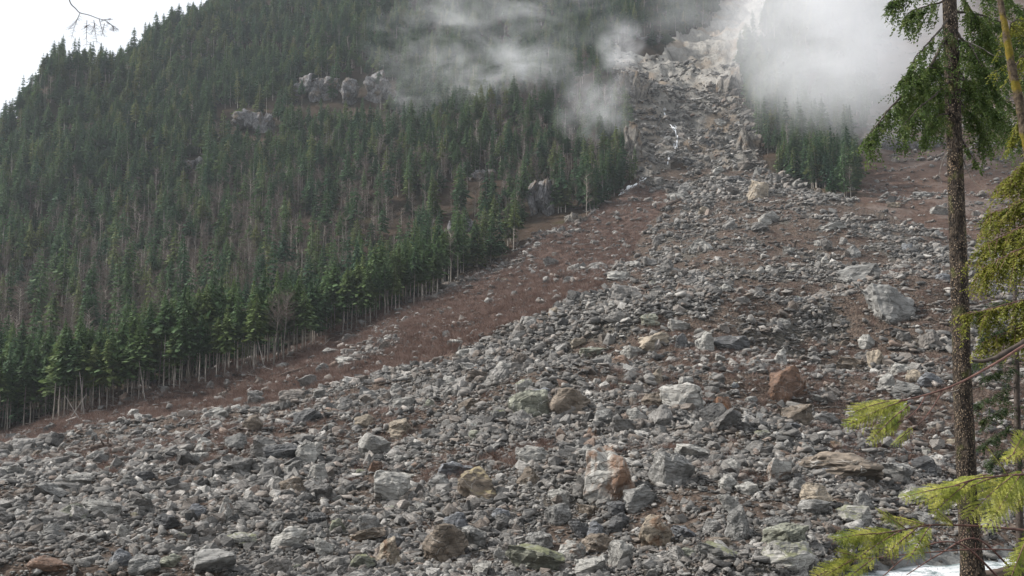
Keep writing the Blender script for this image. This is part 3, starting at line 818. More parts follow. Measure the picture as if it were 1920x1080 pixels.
def conifer(seed, hgt, h0, rmax, whorls, nb=6, droop=.35, ragged=.25, tr=.2):
    r = np.random.default_rng(seed)
    T = MB()
    zz = np.linspace(0, hgt * .97, 6)
    T.tube(np.stack([r.normal(0, .05, 6) * (zz > 0), r.normal(0, .05, 6) * (zz > 0), zz], -1), np.linspace(tr, .03, 6), 6)
    for _ in range(int(14 * h0) + 2):                          # dead stubs below the crown
        z, a, l = r.uniform(.15, max(.2, h0)) * hgt, r.uniform(0, 6.28), r.uniform(.5, 1.4)
        T.tube([[0, 0, z], [math.cos(a) * l, math.sin(a) * l, z - .15 * l]], [.03, .012], 3)
    Q = []
    for k in range(whorls):
        t = (k + r.uniform(0, .8)) / whorls
        z = hgt * (h0 + (1 - h0) * t)
        R = rmax * (1 - t) ** .75 * min(1, .55 + 2.2 * t) * r.uniform(1 - ragged, 1 + ragged) + .22
        for a in r.uniform(0, 6.28) + np.arange(nb) * 6.283 / nb + r.normal(0, .25, nb):
            Rb = R * r.uniform(.6, 1.15)
            u = np.array([math.cos(a), math.sin(a), 0]); w = np.array([-u[1], u[0], 0])
            m = 4 if Rb > 1.6 else 3
            for s in (np.arange(m) + .6) / m:
                c = u * Rb * s * .8 + np.array([0, 0, z - droop * Rb * s ** 1.4 + r.normal(0, .1)])
                L = Rb * r.uniform(.2, .32) + .14; Wd = L * r.uniform(.38, .6)
                d = u * 1.0 + w * r.normal(0, .45) + np.array([0, 0, r.normal(-.35, .25)]); d /= np.linalg.norm(d)
                s2 = np.cross(d, [0, 0, 1.]); s2 /= np.linalg.norm(s2) + 1e-6
                s2 = s2 + np.array([0, 0, r.normal(0, .45)])
                Q.append([c - d * L * .55, c + s2 * Wd + d * L * .1, c + d * L, c - s2 * Wd + d * L * .02])
    Q.append([[-.2, 0, hgt * .94], [0, .15, hgt * .95], [0, 0, hgt * 1.03], [.2, 0, hgt * .94]])
    C = MB().quads(Q)
    return T, C
def bare_tree(seed, hgt, spread, n1=26, n2=7, tr=.16, low=.4):
    r = np.random.default_rng(seed); T, C = MB(), MB()
    zz = np.linspace(0, hgt * .92, 7); bend = r.normal(0, .25, (7, 2)).cumsum(0) * .5
    stem = np.stack([bend[:, 0], bend[:, 1], zz], -1); stem[0, :2] = 0
    T.tube(stem, np.linspace(tr, .035, 7), 6)
    tri = []
    for k in range(n1):
        t = low + (1 - low) * r.random() ** .8
        b = np.array([np.interp(t * hgt * .92, zz, stem[:, i]) for i in range(3)])
        a, l = r.uniform(0, 6.28), spread * r.uniform(.5, 1.1) * (1.15 - .5 * t)
        d = np.array([math.cos(a), math.sin(a), r.uniform(.5, 1.3)]); d /= np.linalg.norm(d)
        e = b + d * l
        T.tube([b, b + d * l * .5 + r.normal(0, .08, 3), e], [.04, .028, .012], 3)
        for _ in range(n2):
            s = r.uniform(.25, 1.0); q = b + d * l * s
            d2 = d + r.normal(0, .55, 3); d2 /= np.linalg.norm(d2)
            l2 = l * r.uniform(.25, .5); e2 = q + d2 * l2
            sd = np.cross(d2, r.normal(0, 1, 3)); sd /= np.linalg.norm(sd) + 1e-6
            tri.append([q - sd * .022, q + sd * .022, e2])
            for _ in range(2):
                q3 = q + d2 * l2 * r.uniform(.3, .9); e3 = q3 + (d2 + r.normal(0, .6, 3)) * l2 * .5
                tri.append([q3 - sd * .016, q3 + sd * .016, e3])
    C.tris(tri)
    return T, C
def snag(seed, hgt):
    r = np.random.default_rng(seed); T = MB()
    zz = np.linspace(0, hgt, 6); T.tube(np.stack([r.normal(0, .08, 6), r.normal(0, .08, 6), zz], -1), np.linspace(.22, .05, 6), 6)
    C = MB()
    for _ in range(14):
        z, a, l = r.uniform(.35, .98) * hgt, r.uniform(0, 6.28), r.uniform(.5, 1.9)
        C.tube([[0, 0, z], [math.cos(a) * l, math.sin(a) * l, z - .1 * l]], [.035, .012], 3)
    return T, C
def both(name, TC, m1, m2):
    T, C = TC
    v = np.concatenate(T.v + C.v)
    f = [np.concatenate(T.q)]
    if C.q: f.append(np.concatenate(C.q) + T.n)
    if C.t: f.append(np.concatenate(C.t) + T.n)
    me = mesh_np(name, v, f)
    me.materials.append(m1); me.materials.append(m2)
    n1 = len(f[0]); mi = np.zeros(len(me.polygons), np.int32); mi[n1:] = 1
    me.polygons.foreach_set('material_index', mi)
    return me
HILL = [conifer(10 + i, [22, 24, 19, 21, 23][i], .12 + .07 * (i % 3), [3.0, 3.6, 4.4, 3.3, 4.0][i], 28, 7, [.42, .3, .5, .55, .35][i], .45) for i in range(5)]
HIGH = [conifer(30 + i, 24, .42 + .05 * (i % 3), 3.1, 22, 7, .3, .4, .17) for i in range(3)]
BARE = [bare_tree(50 + i, 17, 3.4, 40, 13, .15, .25) for i in range(4)]
SNAG = [snag(70 + i, 20) for i in range(3)]
LIB_TREE = library('tree_shape', [both('tree_shape', x, M_TRUNK, M_NEEDLE) for x in HILL + HIGH] + [both('tree_shape', x, M_TRUNK, M_TWIG) for x in BARE]
                   + [both('tree_shape', x, M_SNAG, M_SNAG) for x in SNAG])
EDGE_T = [conifer(110 + i, 24, [.52, .42, .58, .48, .62, .38, .55][i], 3.0 + .45 * (i % 3), 34, 7, [.3, .45, .25, .5, .34, .4, .28][i], .48, .16) for i in range(7)]
def pair(name, TC, m1, m2): return TC[0].mesh('trunk_shape', m1, True), TC[1].mesh('crown_shape', m2)
P_EDGE = [pair('c', x, M_TRUNK, M_EDGE_NEEDLE) for x in EDGE_T]
P_HILL = [pair('c', x, M_TRUNK, M_NEEDLE) for x in HILL]
P_BARE = [pair('b', x, M_TRUNK, M_TWIG) for x in BARE] + [pair('b', bare_tree(60 + i, 17, 4.6, 40, 12, .17, .5), M_TRUNK, M_TWIG) for i in range(3)]
P_SNAG = [pair('s', x, M_SNAG, M_SNAG) for x in SNAG]
ORD1 = 'first second third fourth fifth sixth seventh eighth ninth tenth eleventh twelfth thirteenth fourteenth fifteenth sixteenth seventeenth eighteenth nineteenth'.split()
TENS = {2: 'twent', 3: 'thirt', 4: 'fort', 5: 'fift', 6: 'sixt', 7: 'sevent', 8: 'eight', 9: 'ninet'}
def ordinal(n):
    if n < 20: return ORD1[n - 1]
    if n >= 100: return 'hundredth' if n == 100 else 'hundred-and-' + ordinal(n - 100)
    return TENS[n // 10] + 'ieth' if n % 10 == 0 else TENS[n // 10] + 'y-' + ORD1[n % 10 - 1]
def tree(name, pr, P, hs, ws, label, group, cat='tree', lean=(0, 0)):
    o = empty(name, P, rng.uniform(0, 6.28))
    o.rotation_euler.x, o.rotation_euler.y = lean
    o.scale = (ws, ws, hs)
    for nm, me in zip(('trunk', 'crown'), pr):
        c = bpy.data.objects.new(nm, me); COL.objects.link(c); c.parent = o
    return tag(o, label, cat, group)

def edge_row(px):
    return np.interp(px, [e[0] for e in EDGE], [e[1] for e in EDGE])
def plant_edge():
    rows = [(11.5, 0, 'the front row of the forest edge', .88), (12.5, 6.5, 'the second row of the forest edge', .97), (13, 14, 'the third row of the forest edge', 1.02)]
    for ri, (step, dy, where_, hf) in enumerate(rows):
        pxs = np.arange(-6, 850, step); pxs = pxs + rng.uniform(-.42, .42, len(pxs)) * step
        if ri == 0: pxs = pxs[rng.random(len(pxs)) < .8]
        P = hit(pxs, edge_row(pxs) - 3)
        pts = []
        for p, x in zip(P, pxs):
            if np.isnan(p[0]): continue
            y = p[1] + dy + rng.uniform(-2, 2); pts.append((x, at_ground(np.array([x]), np.array([y]))[0]))
        pts.sort(key=lambda q: q[0])
        for k, (x, p) in enumerate(pts):
            hs = hf * rng.uniform(.68, 1.12) * (1 - .12 * smooth(300, 850, np.array(x)))
            tree('conifer', P_EDGE[rng.integers(7)], p - np.array([0, 0, .3]), hs, rng.uniform(.8, 1.15),
                 f"pale-trunked conifer in {where_}, {ordinal(k + 1)} from left", 'conifers of the forest edge', 'conifer', tuple(rng.normal(0, .02, 2)))
plant_edge()
bare_spots = [(370,690,1.0,'bare deciduous tree with forked crown before the conifers, third bare one from left'),(458,688,1.1,'bare pale tree with spreading limbs in a gap of the edge'),
              (512,690,1.28,'tall round-crowned leafless tree, left of the twin pair'),(532,680,1.25,'tall round-crowned leafless tree, right of the twin pair'),
              (250,752,.8,'low leafless tree under the conifers, second bare one from left'),(190,765,.8,'low leafless tree under the conifers, leftmost bare one'),
              (845,535,1.0,'leafless tree at the upper tip of the dense forest edge'),(790,560,.8,'thin leafless tree near the rock band at the forest edge'),
              (1100,405,.8,'small leafless tree beside the brown cliff foot'),(905,490,.9,'leafless tree on the slope foot above the rocky band')]
for k, (px, py, s, lab) in enumerate(bare_spots):
    p = hit(px, py)[0]
    tree('bare_tree', P_BARE[4 + k % 3 if k < 6 else k % 4], p, s * p[1] / 270, s * p[1] / 270, lab, 'leafless trees along the forest edge')
for k, (px, py, l, lean, lab) in enumerate([(158,782,85,-.16,'pale pole leaning left against the front conifers, far left'),(128,790,60,.55,'thin fallen pole propped diagonally, leftmost of the crossing pair'),
        (150,788,55,-.6,'thin fallen pole propped diagonally, right one of the crossing pair'),(200,770,36,-.05,'short broken snag post standing at the forest edge'),
        (496,690,95,-.28,'long pale pole leaning left under the round-crowned trees'),(272,752,75,-.2,'slim leaning pole in front of the dark forest gap'),
        (604,650,20,.75,'short bleached stick jutting from the scrub'),(60,800,45,1.2,'nearly flat fallen pole at the far left forest foot')]):
    p = hit(px, py)[0]; L = l * p[1] / FPX
    T = MB(); T.tube(np.stack([np.linspace(0, .1, 5), np.zeros(5), np.linspace(-.5, L, 5)], -1), np.linspace(.16, .07, 5), 7, .1)
    o = add('leaning_pole', T.mesh('leaning_pole', M_SNAG, True)); o.location = p; o.rotation_euler = (0, lean, 0)
    tag(o, lab, 'dead trunk', 'leaning and fallen poles at the forest edge')

# the hillside wood
CLEAR = [(688,172,84,58),(598,172,70,42),(478,235,62,40),(362,316,30,30),(1012,382,40,62),(1078,410,62,30),(905,330,40,18),(860,430,44,26),(440,215,60,24),(1205,75,60,16)]
def plant_hill():
    N = 40000
    x = rng.uniform(-560, 470, N); y = rng.uniform(215, 1000, N)
    h0, px, py, fan, scr, gul, brown = ground_kinds(x, y)
    r = np.hypot(x, y)
    wood = ~fan & ~gul & ~brown & (px > -140) & (px < 1700) & (py < 1000)
    left = px < 1250
    thin = fbm(x / 45, y / 45, 3, 91)
    near_edge = edge_row(px) - py
    low_brown = (px < 760) * smooth(40, 110, near_edge) * smooth(420, 250, near_edge) * left
    low_brown = np.maximum(low_brown, ((px > 760) & (px < 1250)) * .75 * smooth(20, 50, near_edge) * smooth(330, 200, near_edge))
    p = np.clip(1.3 * (380 / r) ** 1.0, .25, 1) * (1 - .1 * low_brown)
    strip = (px < 870) & (near_edge < 62) & left
    low_brown = np.where(strip, 0, low_brown)
    p *= np.where((thin > .1) & ~((py < 330) & (px < 430)), .4, 1)
    for (cx, cy, cw, ch) in CLEAR:
        p = np.where((np.abs(px - cx) < cw * .72) & (py > cy - ch * .45) & (py < cy + ch * .5 + 42), .04, p)
    edge_keep = ~((px < 852) & (near_edge < 13) & left)
    ok = wood & (rng.random(N) < p) & edge_keep
    x, y, px, py, low_brown, thin, near_edge = x[ok], y[ok], px[ok], py[ok], low_brown[ok], thin[ok], near_edge[ok]
    z = H(x, y); n = len(x); r = np.hypot(x, y)
    u = rng.random(n)
    pb = .06 + .54 * low_brown
    ps = .05 + .03 * low_brown
    typ = np.where(u < pb, 2, np.where(u < pb + ps, 3, np.where(rng.random(n) < .28, 1, 0)))
    idx = np.select([typ == 0, typ == 1, typ == 2, typ == 3], [rng.integers(0, 5, n), 5 + rng.integers(0, 3, n), 8 + rng.integers(0, 4, n), 12 + rng.integers(0, 3, n)])
    hs = rng.beta(2.2, 1.7, n) * .9 + .32 * (1 + .3 * smooth(450, 700, r)) * np.where(typ == 3, rng.uniform(.6, 1.1, n), 1)
    ws = rng.uniform(.75, 1.45, n) * np.where(typ == 3, .8, 1) * (1 + .3 * smooth(450, 700, r))
    # the biggest-looking conifers stand on their own
    big = np.where((typ == 0) & (near_edge > 30) & (px > 10) & (px < 1640) & (py > 60) & (py < 700), hs * 22 / r, 0)
    order = np.argsort(-big)
    pick = []
    for i in order[:1500]:
        if len(pick) >= 88: break
        if all((px[i] - px[j]) ** 2 + ((py[i] - py[j]) * .8) ** 2 > 30 ** 2 for j in pick): pick.append(i)
    keep = np.ones(n, bool); keep[pick] = False
    for band, (lo, hi, nm) in enumerate([(0, 260, 'the upper hillside'), (260, 400, 'the middle hillside'), (400, 720, 'the lower hillside behind the forest edge')]):
        for side, cond in (('', lambda i: px[i] < 1250), ('right', lambda i: px[i] >= 1250)):
            b = sorted([i for i in pick if lo <= py[i] < hi and cond(i)], key=lambda i: px[i])
            for k, i in enumerate(b):
                w_ = nm if not side else 'the misty slope right of the gully' + ('' if lo == 260 else ' top' if lo == 0 else ' foot')
                tree('conifer', P_HILL[int(idx[i])], (x[i], y[i], z[i] - .4), hs[i] * 1.12, ws[i] * 1.1,
                     f"large conifer on {w_}, {ordinal(k + 1)} from left", 'large conifers of the hillside', 'conifer')
    s3 = np.stack([ws, ws, hs], -1)
    rot = np.stack([rng.normal(0, .03, n), rng.normal(0, .03, n), rng.uniform(0, 6.28, n)], -1)
    P = np.stack([x, y, z - .4], -1)
    tag(scatter('forest', P[keep], rot[keep], s3[keep], idx[keep], LIB_TREE), 'dense mixed conifer and leafless wood covering the steep mountainside', 'forest', kind='stuff')
    return n
print('trees', plant_hill())
for k, (px, py, hp, kind, lab) in enumerate([(60,236,60,0,'dark spired conifer standing above the skyline, leftmost one'),(82,214,50,0,'dark conifer above the skyline, second from the left'),
        (140,172,56,1,'thin open-branched dead conifer poking above the skyline'),(165,150,40,1,'small bare-topped conifer on the skyline'),(208,126,36,0,'small pointed conifer on the skyline, mid ridge'),
        (268,88,58,1,'tall sparse conifer above the skyline towards the right'),(295,62,40,0,'small conifer on the skyline below the ridge top'),(315,48,40,1,'thin dead spire high on the skyline')]):
    P = hit(px, py + 10)[0]
    if np.isnan(P[0]): P = at_ground(np.array([px]), np.array([640.]))[0]
    s = hp * P[1] / FPX / (22 if kind == 0 else 20)
    tree('skyline_conifer' if kind == 0 else 'skyline_snag', P_HILL[k % 5] if kind == 0 else P_SNAG[k % 3], P, s, s * (.9 if kind == 0 else 1.5), lab, 'trees on the skyline', 'conifer' if kind == 0 else 'dead tree')
for k, (px, py, hp, lab) in enumerate([(614,66,66,'tall white dead trunk near the top edge, on the upper hill'),(582,52,55,'bleached dead trunk left of the tallest white one'),(570,75,52,'pale snag among green conifers, upper hill'),
        (538,50,26,'short pale snag near the top of the hill'),(1180,165,46,'lone thin dead trunk leaning at the gully rim'),(1576,348,70,'tall thin snag at the edge of the right-hand wood'),
        (1118,300,70,'tall thin dead trunk standing in mist left of the gully'),(740,250,46,'pale snag below the grey cliff'),(665,470,50,'pale dead trunk on the lower slope'),(435,420,52,'thin dead trunk in the brown leafless wood')]):
    P = hit(px, py)[0]; s = hp * P[1] / FPX / 20
    tree('dead_trunk', P_SNAG[k % 3], P, s, .9, lab, 'standing dead trunks on the hillside', 'dead tree', (0, .12 if k == 4 else 0))

# ------------------------------------------------------------------ cliffs on the hillside and the gully walls
def cliff(seed, w, h, d, n):
    r = np.random.default_rng(seed); vv, ff, k = [], [], 0
    pool = BOULD['block'] + BOULD['slab']
    for i in range(n):
        src = pool[r.integers(len(pool))]
        v = np.array([q.co for q in src.vertices]); f = np.array([p.vertices[:] for p in src.polygons if len(p.vertices) == 3])
        s = np.array([w * r.uniform(.2, .42), d * r.uniform(.4, .7), h * r.uniform(.4, .8)])
        v = v * s @ np.array(Euler((r.normal(0, .12), r.normal(0, .2), r.normal(0, .3))).to_matrix()).T
        v += (r.uniform(-.38, .38) * w, r.uniform(-.2, .2) * d, r.uniform(-.3, .3) * h)
        vv.append(v); ff.append(f + k); k += len(v)
    return np.concatenate(vv), np.concatenate(ff)
def m_cliff(name, a, b, warm):
    t = NT(name); p = t.pos()
    n1 = t.noise(p, .35, 7, .68, .5)
    c = t.ramp(n1, [(.3, a), (.68, b)])
    c = t.mix(t.ramp(t.noise(p, .16, 4), [(.52, 0.0), (.64, .75)]), c, warm)
    cr = t.n('TexVoronoi', Vector=t.n('Mapping', Vector=p, Scale=(1, 1, .4)).outputs[0], Scale=.5, _feature='DISTANCE_TO_EDGE').outputs['Distance']
    c = t.mix(t.ramp(cr, [(0, .8), (.08, 0.0)]), c, (.03, .028, .026))
    return t.surf(c, .9, t.bump(t.math('ADD', n1, t.noise(p, 1.2, 6, .7)), .9, 1.2), .2)
M_CLIFF = m_cliff('hill_cliff_rock', (.06, .06, .064), (.27, .262, .262), (.12, .085, .05))
M_CLIFF2 = m_cliff('gully_cliff_rock', (.09, .083, .075), (.26, .24, .21), (.17, .12, .075))
for k, (px, py, w, h, m, lab) in enumerate([(688,172,84,58,0,'grey cracked cliff with white streaks, largest outcrop among the hill trees'),(598,172,70,42,0,'mossy grey outcrop left of the largest hill cliff'),
        (478,235,62,40,0,'purple-grey outcrop in the upper left forest'),(362,316,30,30,0,'small grey outcrop alone in the left forest'),(1012,382,40,62,0,'upright grey cliff at the slope foot beside a tall conifer'),
        (1078,410,62,30,1,'tan layered rock foot at the fan edge'),(905,330,40,18,0,'small pale ledge in the woods below the mist'),(860,430,44,26,0,'mossy ledge low on the wooded slope'),
        (1190,270,54,130,1,'steep brown rock wall on the left side of the gully'),(1180,165,60,110,1,'pale upper rock wall left of the gully'),(1412,262,50,70,1,'rugged broken rock wall on the right side of the gully'),
        (1385,150,50,70,1,'pale rock knob at the top of the right gully wall'),(1700,270,110,24,0,'grey rock ledge on the bare slope behind the cedar'),(1740,215,90,20,0,'upper grey ledge on the bare slope in the mist'),
        (1205,70,56,14,0,'thin pale ledge high above the gully forest')]):
    P = hit(px, py + h * .3)[0]
    if np.isnan(P[0]): continue
    s = P[1] / FPX
    if m == 0: w, h = w * 1.35, h * 1.25
    v, f = cliff(500 + k, w * s, h * s, min(w, h) * s * 1.3, 13 if max(w, h) > 50 else 8)
    o = add('rock_cliff', mesh_np('rock_cliff', v, f, False, M_CLIFF2 if m else M_CLIFF))
    o.location = (P[0], P[1] + min(w, h) * s * (.05 if m == 0 else .5), P[2] + h * s * (.3 if m == 0 else .12))
    tag(o, lab, 'cliff', 'rock outcrops on the mountainside')

# ------------------------------------------------------------------ red scrub on the fan
def tuft(seed, n, hgt, mat):
    r = np.random.default_rng(seed); tri = []
    for _ in range(n):
        b = np.array([*r.normal(0, .28, 2), -.05]); d = np.array([*r.normal(0, .38, 2), r.uniform(.5, 1.0)]) * hgt
        s = np.array([*r.normal(0, 1, 2), 0]); s /= np.linalg.norm(s)
        tri.append([b - s * .02, b + s * .02, b + d])
        for _ in range(2):
            q = b + d * r.uniform(.3, .8); tri.append([q - s * .014, q + s * .014, q + d * .4 + r.normal(0, .22, 3) * hgt])
    return MB().tris(tri).mesh('scrub_shape', mat)
def m_scrub():
    t = NT('red_scrub_twigs')
    return t.surf(t.ramp(t.rand(), [(0, (.08, .052, .042)), (.5, (.15, .097, .078)), (1, (.26, .19, .16))]), .9, None, .1, .2)
M_SCRUB = m_scrub()
LIB_SCRUB = library('scrub_shape', [tuft(i, 26, 1.0, M_SCRUB) for i in range(6)])
def scatter_scrub():
    x, y, r = polar(130000, 60, 470, 33.5, .6)
    h0, px, py, fan, scr, gul, brown = ground_kinds(x, y)
    patch = bareness(x, y)
    line = fbm(x / 30, y / 30, 3, 88)
    d = np.where(scr, np.where(line > .1, .35, .95), np.where(patch > .07, .3, .015) * (fan & (py < 930))) * fan
    d = np.where(brown, .35, d)
    ok = (rng.random(len(x)) < d) & dry(x, y)
    x, y, scr = x[ok], y[ok], scr[ok]; n = len(x)
    s = rng.uniform(.5, 1.3, n) * np.where(scr, 1.25, .7)
    tag(scatter('scrub', np.stack([x, y, H(x, y)], -1), np.stack([np.zeros(n)] * 2 + [rng.uniform(0, 6.28, n)], -1), np.stack([s * 1.2, s * 1.2, s], -1),
                rng.integers(0, 6, n), LIB_SCRUB), 'reddish brown leafless scrub spreading over the edge of the fan', 'scrub', kind='stuff')
    return n
print('scrub', scatter_scrub())

# ------------------------------------------------------------------ logs on the debris
def log(px, py, lp, rp, ang, lab, tilt=0.0, stub=True):
    P = hit(px, py)[0]; s = P[1] / FPX; L, R = lp * s, rp * s
    T = MB(); t = np.linspace(-.5, .5, 9)
    t = np.concatenate([[-.501], t, [.501]]); T.tube(np.stack([t * L, .04 * L * np.sin(t * 5), .02 * L * np.cos(t * 7)], -1), R * np.interp(t, [-.501, -.5, -.4, .5, .501], [.02, 1.35, 1.0, .6, .02]), 8, .12)
    if stub:
        for q in (-.45, -.2, .15, .33):
            a = rng.uniform(0, 6.28); T.tube([[q * L, 0, 0], [q * L + .05 * L, math.cos(a) * R * 3.5, abs(math.sin(a)) * R * 3.5]], [R * .35, R * .12], 5)
    o = add('driftwood_log', T.mesh('driftwood_log', M_LOG, True)); o.location = (P[0], P[1], P[2] + R * 1.4)
    o.rotation_euler = (0, -ang, tilt)
    tag(o, lab, 'log', 'logs strewn over the debris')
for a in [(540,706,66,4,.38,'dark broken log lying uphill in the scrub at the left'),(412,744,44,3,.5,'thin curved log on the scrub margin, below the leafless trees'),
          (742,628,34,3,.1,'dark stump log in the red scrub of the middle fan'),(610,778,34,3,.05,'short dark log beside the banded slab'),
          (1258,388,46,4,.5,'charred log pointing uphill below the gully stream'),(1288,372,26,3,1.0,'dark splintered stub above the charred log'),
          (1490,464,16,4,1.2,'dark stump sticking up from the upper fan'),(1640,418,52,3.2,.2,'pair-end log jammed at the right fan rim'),(1632,410,40,3,-.15,'dark broken log lying across the jammed log'),
          (1460,457,36,1.6,0,'thin straight pole on the upper fan left of the stump'),(1385,498,40,1.4,0,'thin bleached pole lying level on the mid fan'),(190,846,34,6,.15,'dark rotten log among pale rocks at far left'),
          (1715,800,40,5,-.9,'broken tan stump standing before the bark trunk'),(640,596,30,2.5,.1,'small log at the fan side of the forest foot'),(900,590,26,2.5,.2,'small log in the scrub below the rocky lobe')]:
    log(*a)

# ------------------------------------------------------------------ water
def m_water():
    t = NT('white_water'); p = t.pos()
    mp = t.n('Mapping', Vector=p, Scale=(.45, 1, 1)).outputs[0]
    n1 = t.noise(mp, .75, 8, .68, 1.0)
    foam = t.ramp(n1, [(.38, 0.0), (.54, 1.0)])
    c = t.mix(foam, (.12, .18, .18), (.78, .8, .81))
    return t.surf(c, .35, t.bump(t.math('ADD', n1, t.noise(p, 5, 5)), 1.0, .35), .5)
M_WATER = m_water()
def river():
    xs, ys = np.linspace(-60, 90, 260), np.linspace(26, 78, 110)
    X, Y = np.meshgrid(xs, ys)
    Z = -11.75 + .5 * fbm(X / 2.6, Y / 1.6, 4, 13) + .5 * fbm(X / 9, Y / 5, 2, 14)
    i = np.arange(X.size).reshape(X.shape)
    F = np.stack([i[:-1, :-1], i[:-1, 1:], i[1:, 1:], i[1:, :-1]], -1).reshape(-1, 4)
    tag(add('river', mesh_np('river', np.stack([X, Y, Z], -1), F, True, M_WATER)), 'foaming white river at the foot of the debris slope', 'river', kind='structure')
river()
def m_cascade():
    t = NT('cascade_foam'); n1 = t.noise(t.pos(), 1.5, 6, .7)
    return t.surf(t.ramp(n1, [(.35, (.5, .53, .56)), (.6, (.85, .86, .87))]), .5, t.bump(n1, .8, .4), .4)
M_CASC = m_cascade()
def cascade(name, C, lab):
    T = MB()
    for k in range(26):
        a = rng.integers(0, len(C) - 6); n = rng.integers(4, 7)
        seg = C[a:a + n].copy()
        seg[:, 0] += rng.normal(0, .8) + np.cumsum(rng.normal(0, .2, len(seg)))
        seg[:, 2] += rng.uniform(.1, .55)
        w = rng.uniform(.12, .42) * np.sin(np.linspace(.25, 2.9, len(seg)))
        T.tube(seg, w * rng.uniform(.7, 1.3, len(seg)), 6, .3)
    o = add(name, T.mesh(name, M_CASC, True))
    tag(o, lab, 'stream', kind='structure')
def on_land(P, n):
    C = bez(P[~np.isnan(P[:, 0])], n); C[:, 2] = H(C[:, 0], C[:, 1]); return C
cascade('stream', on_land(STREAM, 60), 'broken white cascade tumbling down the left side of the gully')
cascade('stream', on_land(hit([1212,1196,1184,1172,1160], [334,344,352,360,368]), 24), 'short white run of the stream at the gully foot')
# splintered wood along the torn forest margin
def stick(seed):
    r = np.random.default_rng(seed); T = MB()
    t = np.linspace(-.5, .5, 5); T.tube(np.stack([t, r.normal(0, .02, 5), r.normal(0, .02, 5)], -1), np.array([.004, .022, .02, .016, .004]), 5, .15)
    for q in range(3):
        a = r.uniform(-.4, .4); T.tube([[a, 0, 0], [a + r.uniform(.03, .1), *r.normal(0, .08, 2)]], [.008, .003], 4)
    return T.mesh('stick_shape', M_SNAG if seed % 3 else M_LOG)
LIB_STICK = library('stick_shape', [stick(i) for i in range(6)])
def scatter_sticks():
    n = 420
    px = rng.uniform(-20, 1190, n); py = edge_row(px) + rng.normal(2, 9, n)
    P = hit(px, py); P = P[~np.isnan(P[:, 0])]; n = len(P); L = rng.uniform(1.2, 7, n)
    P[:, 2] += .25
    tag(scatter('dead_branches', P, np.stack([rng.normal(0, .2, n), rng.normal(0, .22, n), rng.uniform(0, 6.28, n)], -1), np.stack([L, L * .8, L * .8], -1), rng.integers(0, 6, n), LIB_STICK),
        'splintered branches and sticks strewn along the torn forest margin', 'branches', kind='stuff')
scatter_sticks()

# ------------------------------------------------------------------ the trees beside the camera
def m_bark():
    t = NT('foreground_bark'); p = t.obj()
    mp = t.n('Mapping', Vector=p, Scale=(1, 1, .45)).outputs[0]
    n1 = t.noise(mp, 17, 6, .65, .6)
    c = t.ramp(n1, [(.36, (.009, .008, .007)), (.5, (.034, .026, .02)), (.66, (.095, .075, .056))])
    sp = t.n('TexVoronoi', Vector=t.n('Mapping', Vector=p, Scale=(1, 1, .55)).outputs[0], Scale=38).outputs['Distance']
    fl = t.math('MULTIPLY', t.ramp(sp, [(.2, 1.0), (.34, 0.0)]), t.ramp(t.noise(p, 5, 4, .6), [(.4, 0.0), (.5, 1.0)]))
    c = t.mix(fl, c, t.mix(t.noise(p, 2.2, 3), (.27, .16, .075), (.29, .26, .21)))
    ms = t.ramp(t.noise(p, 3.1, 5), [(.56, 0.0), (.66, .7)])
    c = t.mix(ms, c, (.07, .075, .022))
    return t.surf(c, .9, t.bump(t.math('SUBTRACT', n1, t.math('MULTIPLY', sp, .4)), 1.0, .06), .2)
M_BARK = m_bark()
def m_moss():
    t = NT('mossy_bark'); p = t.obj()
    c = t.mix(t.ramp(t.noise(p, 4, 5), [(.5, 0.0), (.6, .9)]), t.ramp(t.noise(p, 20, 5), [(.3, (.02, .016, .012)), (.7, (.11, .085, .06))]),
              t.ramp(t.noise(p, 9, 4), [(.3, (.09, .085, .012)), (.7, (.17, .12, .02))]))
    return t.surf(c, .95, t.bump(t.noise(p, 30, 5), .9, .015), .1)
M_MOSS = m_moss()
def m_spray(name, a, b, c3, transl=.35):
    t = NT(name); p = t.pos()
    c = t.ramp(t.noise(p, 5.0, 4, .65), [(.32, a), (.52, b), (.7, c3)])
    c = t.mix(1.0, c, t.ramp(t.noise(p, 40, 2), [(.3, .7), (.7, 1.3)]), 'MULTIPLY')
    return t.surf(c, .55, None, .3, transl)
M_HEM = m_spray('hemlock_needles', (.038, .068, .018), (.08, .125, .03), (.17, .2, .055))
M_CEDAR = m_spray('cedar_scales', (.1, .14, .016), (.23, .245, .038), (.45, .42, .11))
M_CEDAR_SOFT = m_spray('cedar_soft_scales', (.095, .12, .02), (.185, .195, .033), (.29, .27, .06), .5)
M_YOUNG = m_spray('young_conifer_needles', (.018, .036, .012), (.036, .062, .018), (.075, .095, .025))
def m_stem(name, a, b):
    t = NT(name)
    return t.surf(t.ramp(t.noise(t.obj(), 14, 5), [(.3, a), (.7, b)]), .7, None, .3)
M_STEM = m_stem('branch_bark', (.022, .017, .014), (.08, .062, .05))
M_RED = m_stem('reddish_twig', (.05, .024, .02), (.17, .09, .07))
M_DRY = m_stem('dry_grey_twig', (.07, .06, .052), (.26, .23, .2))

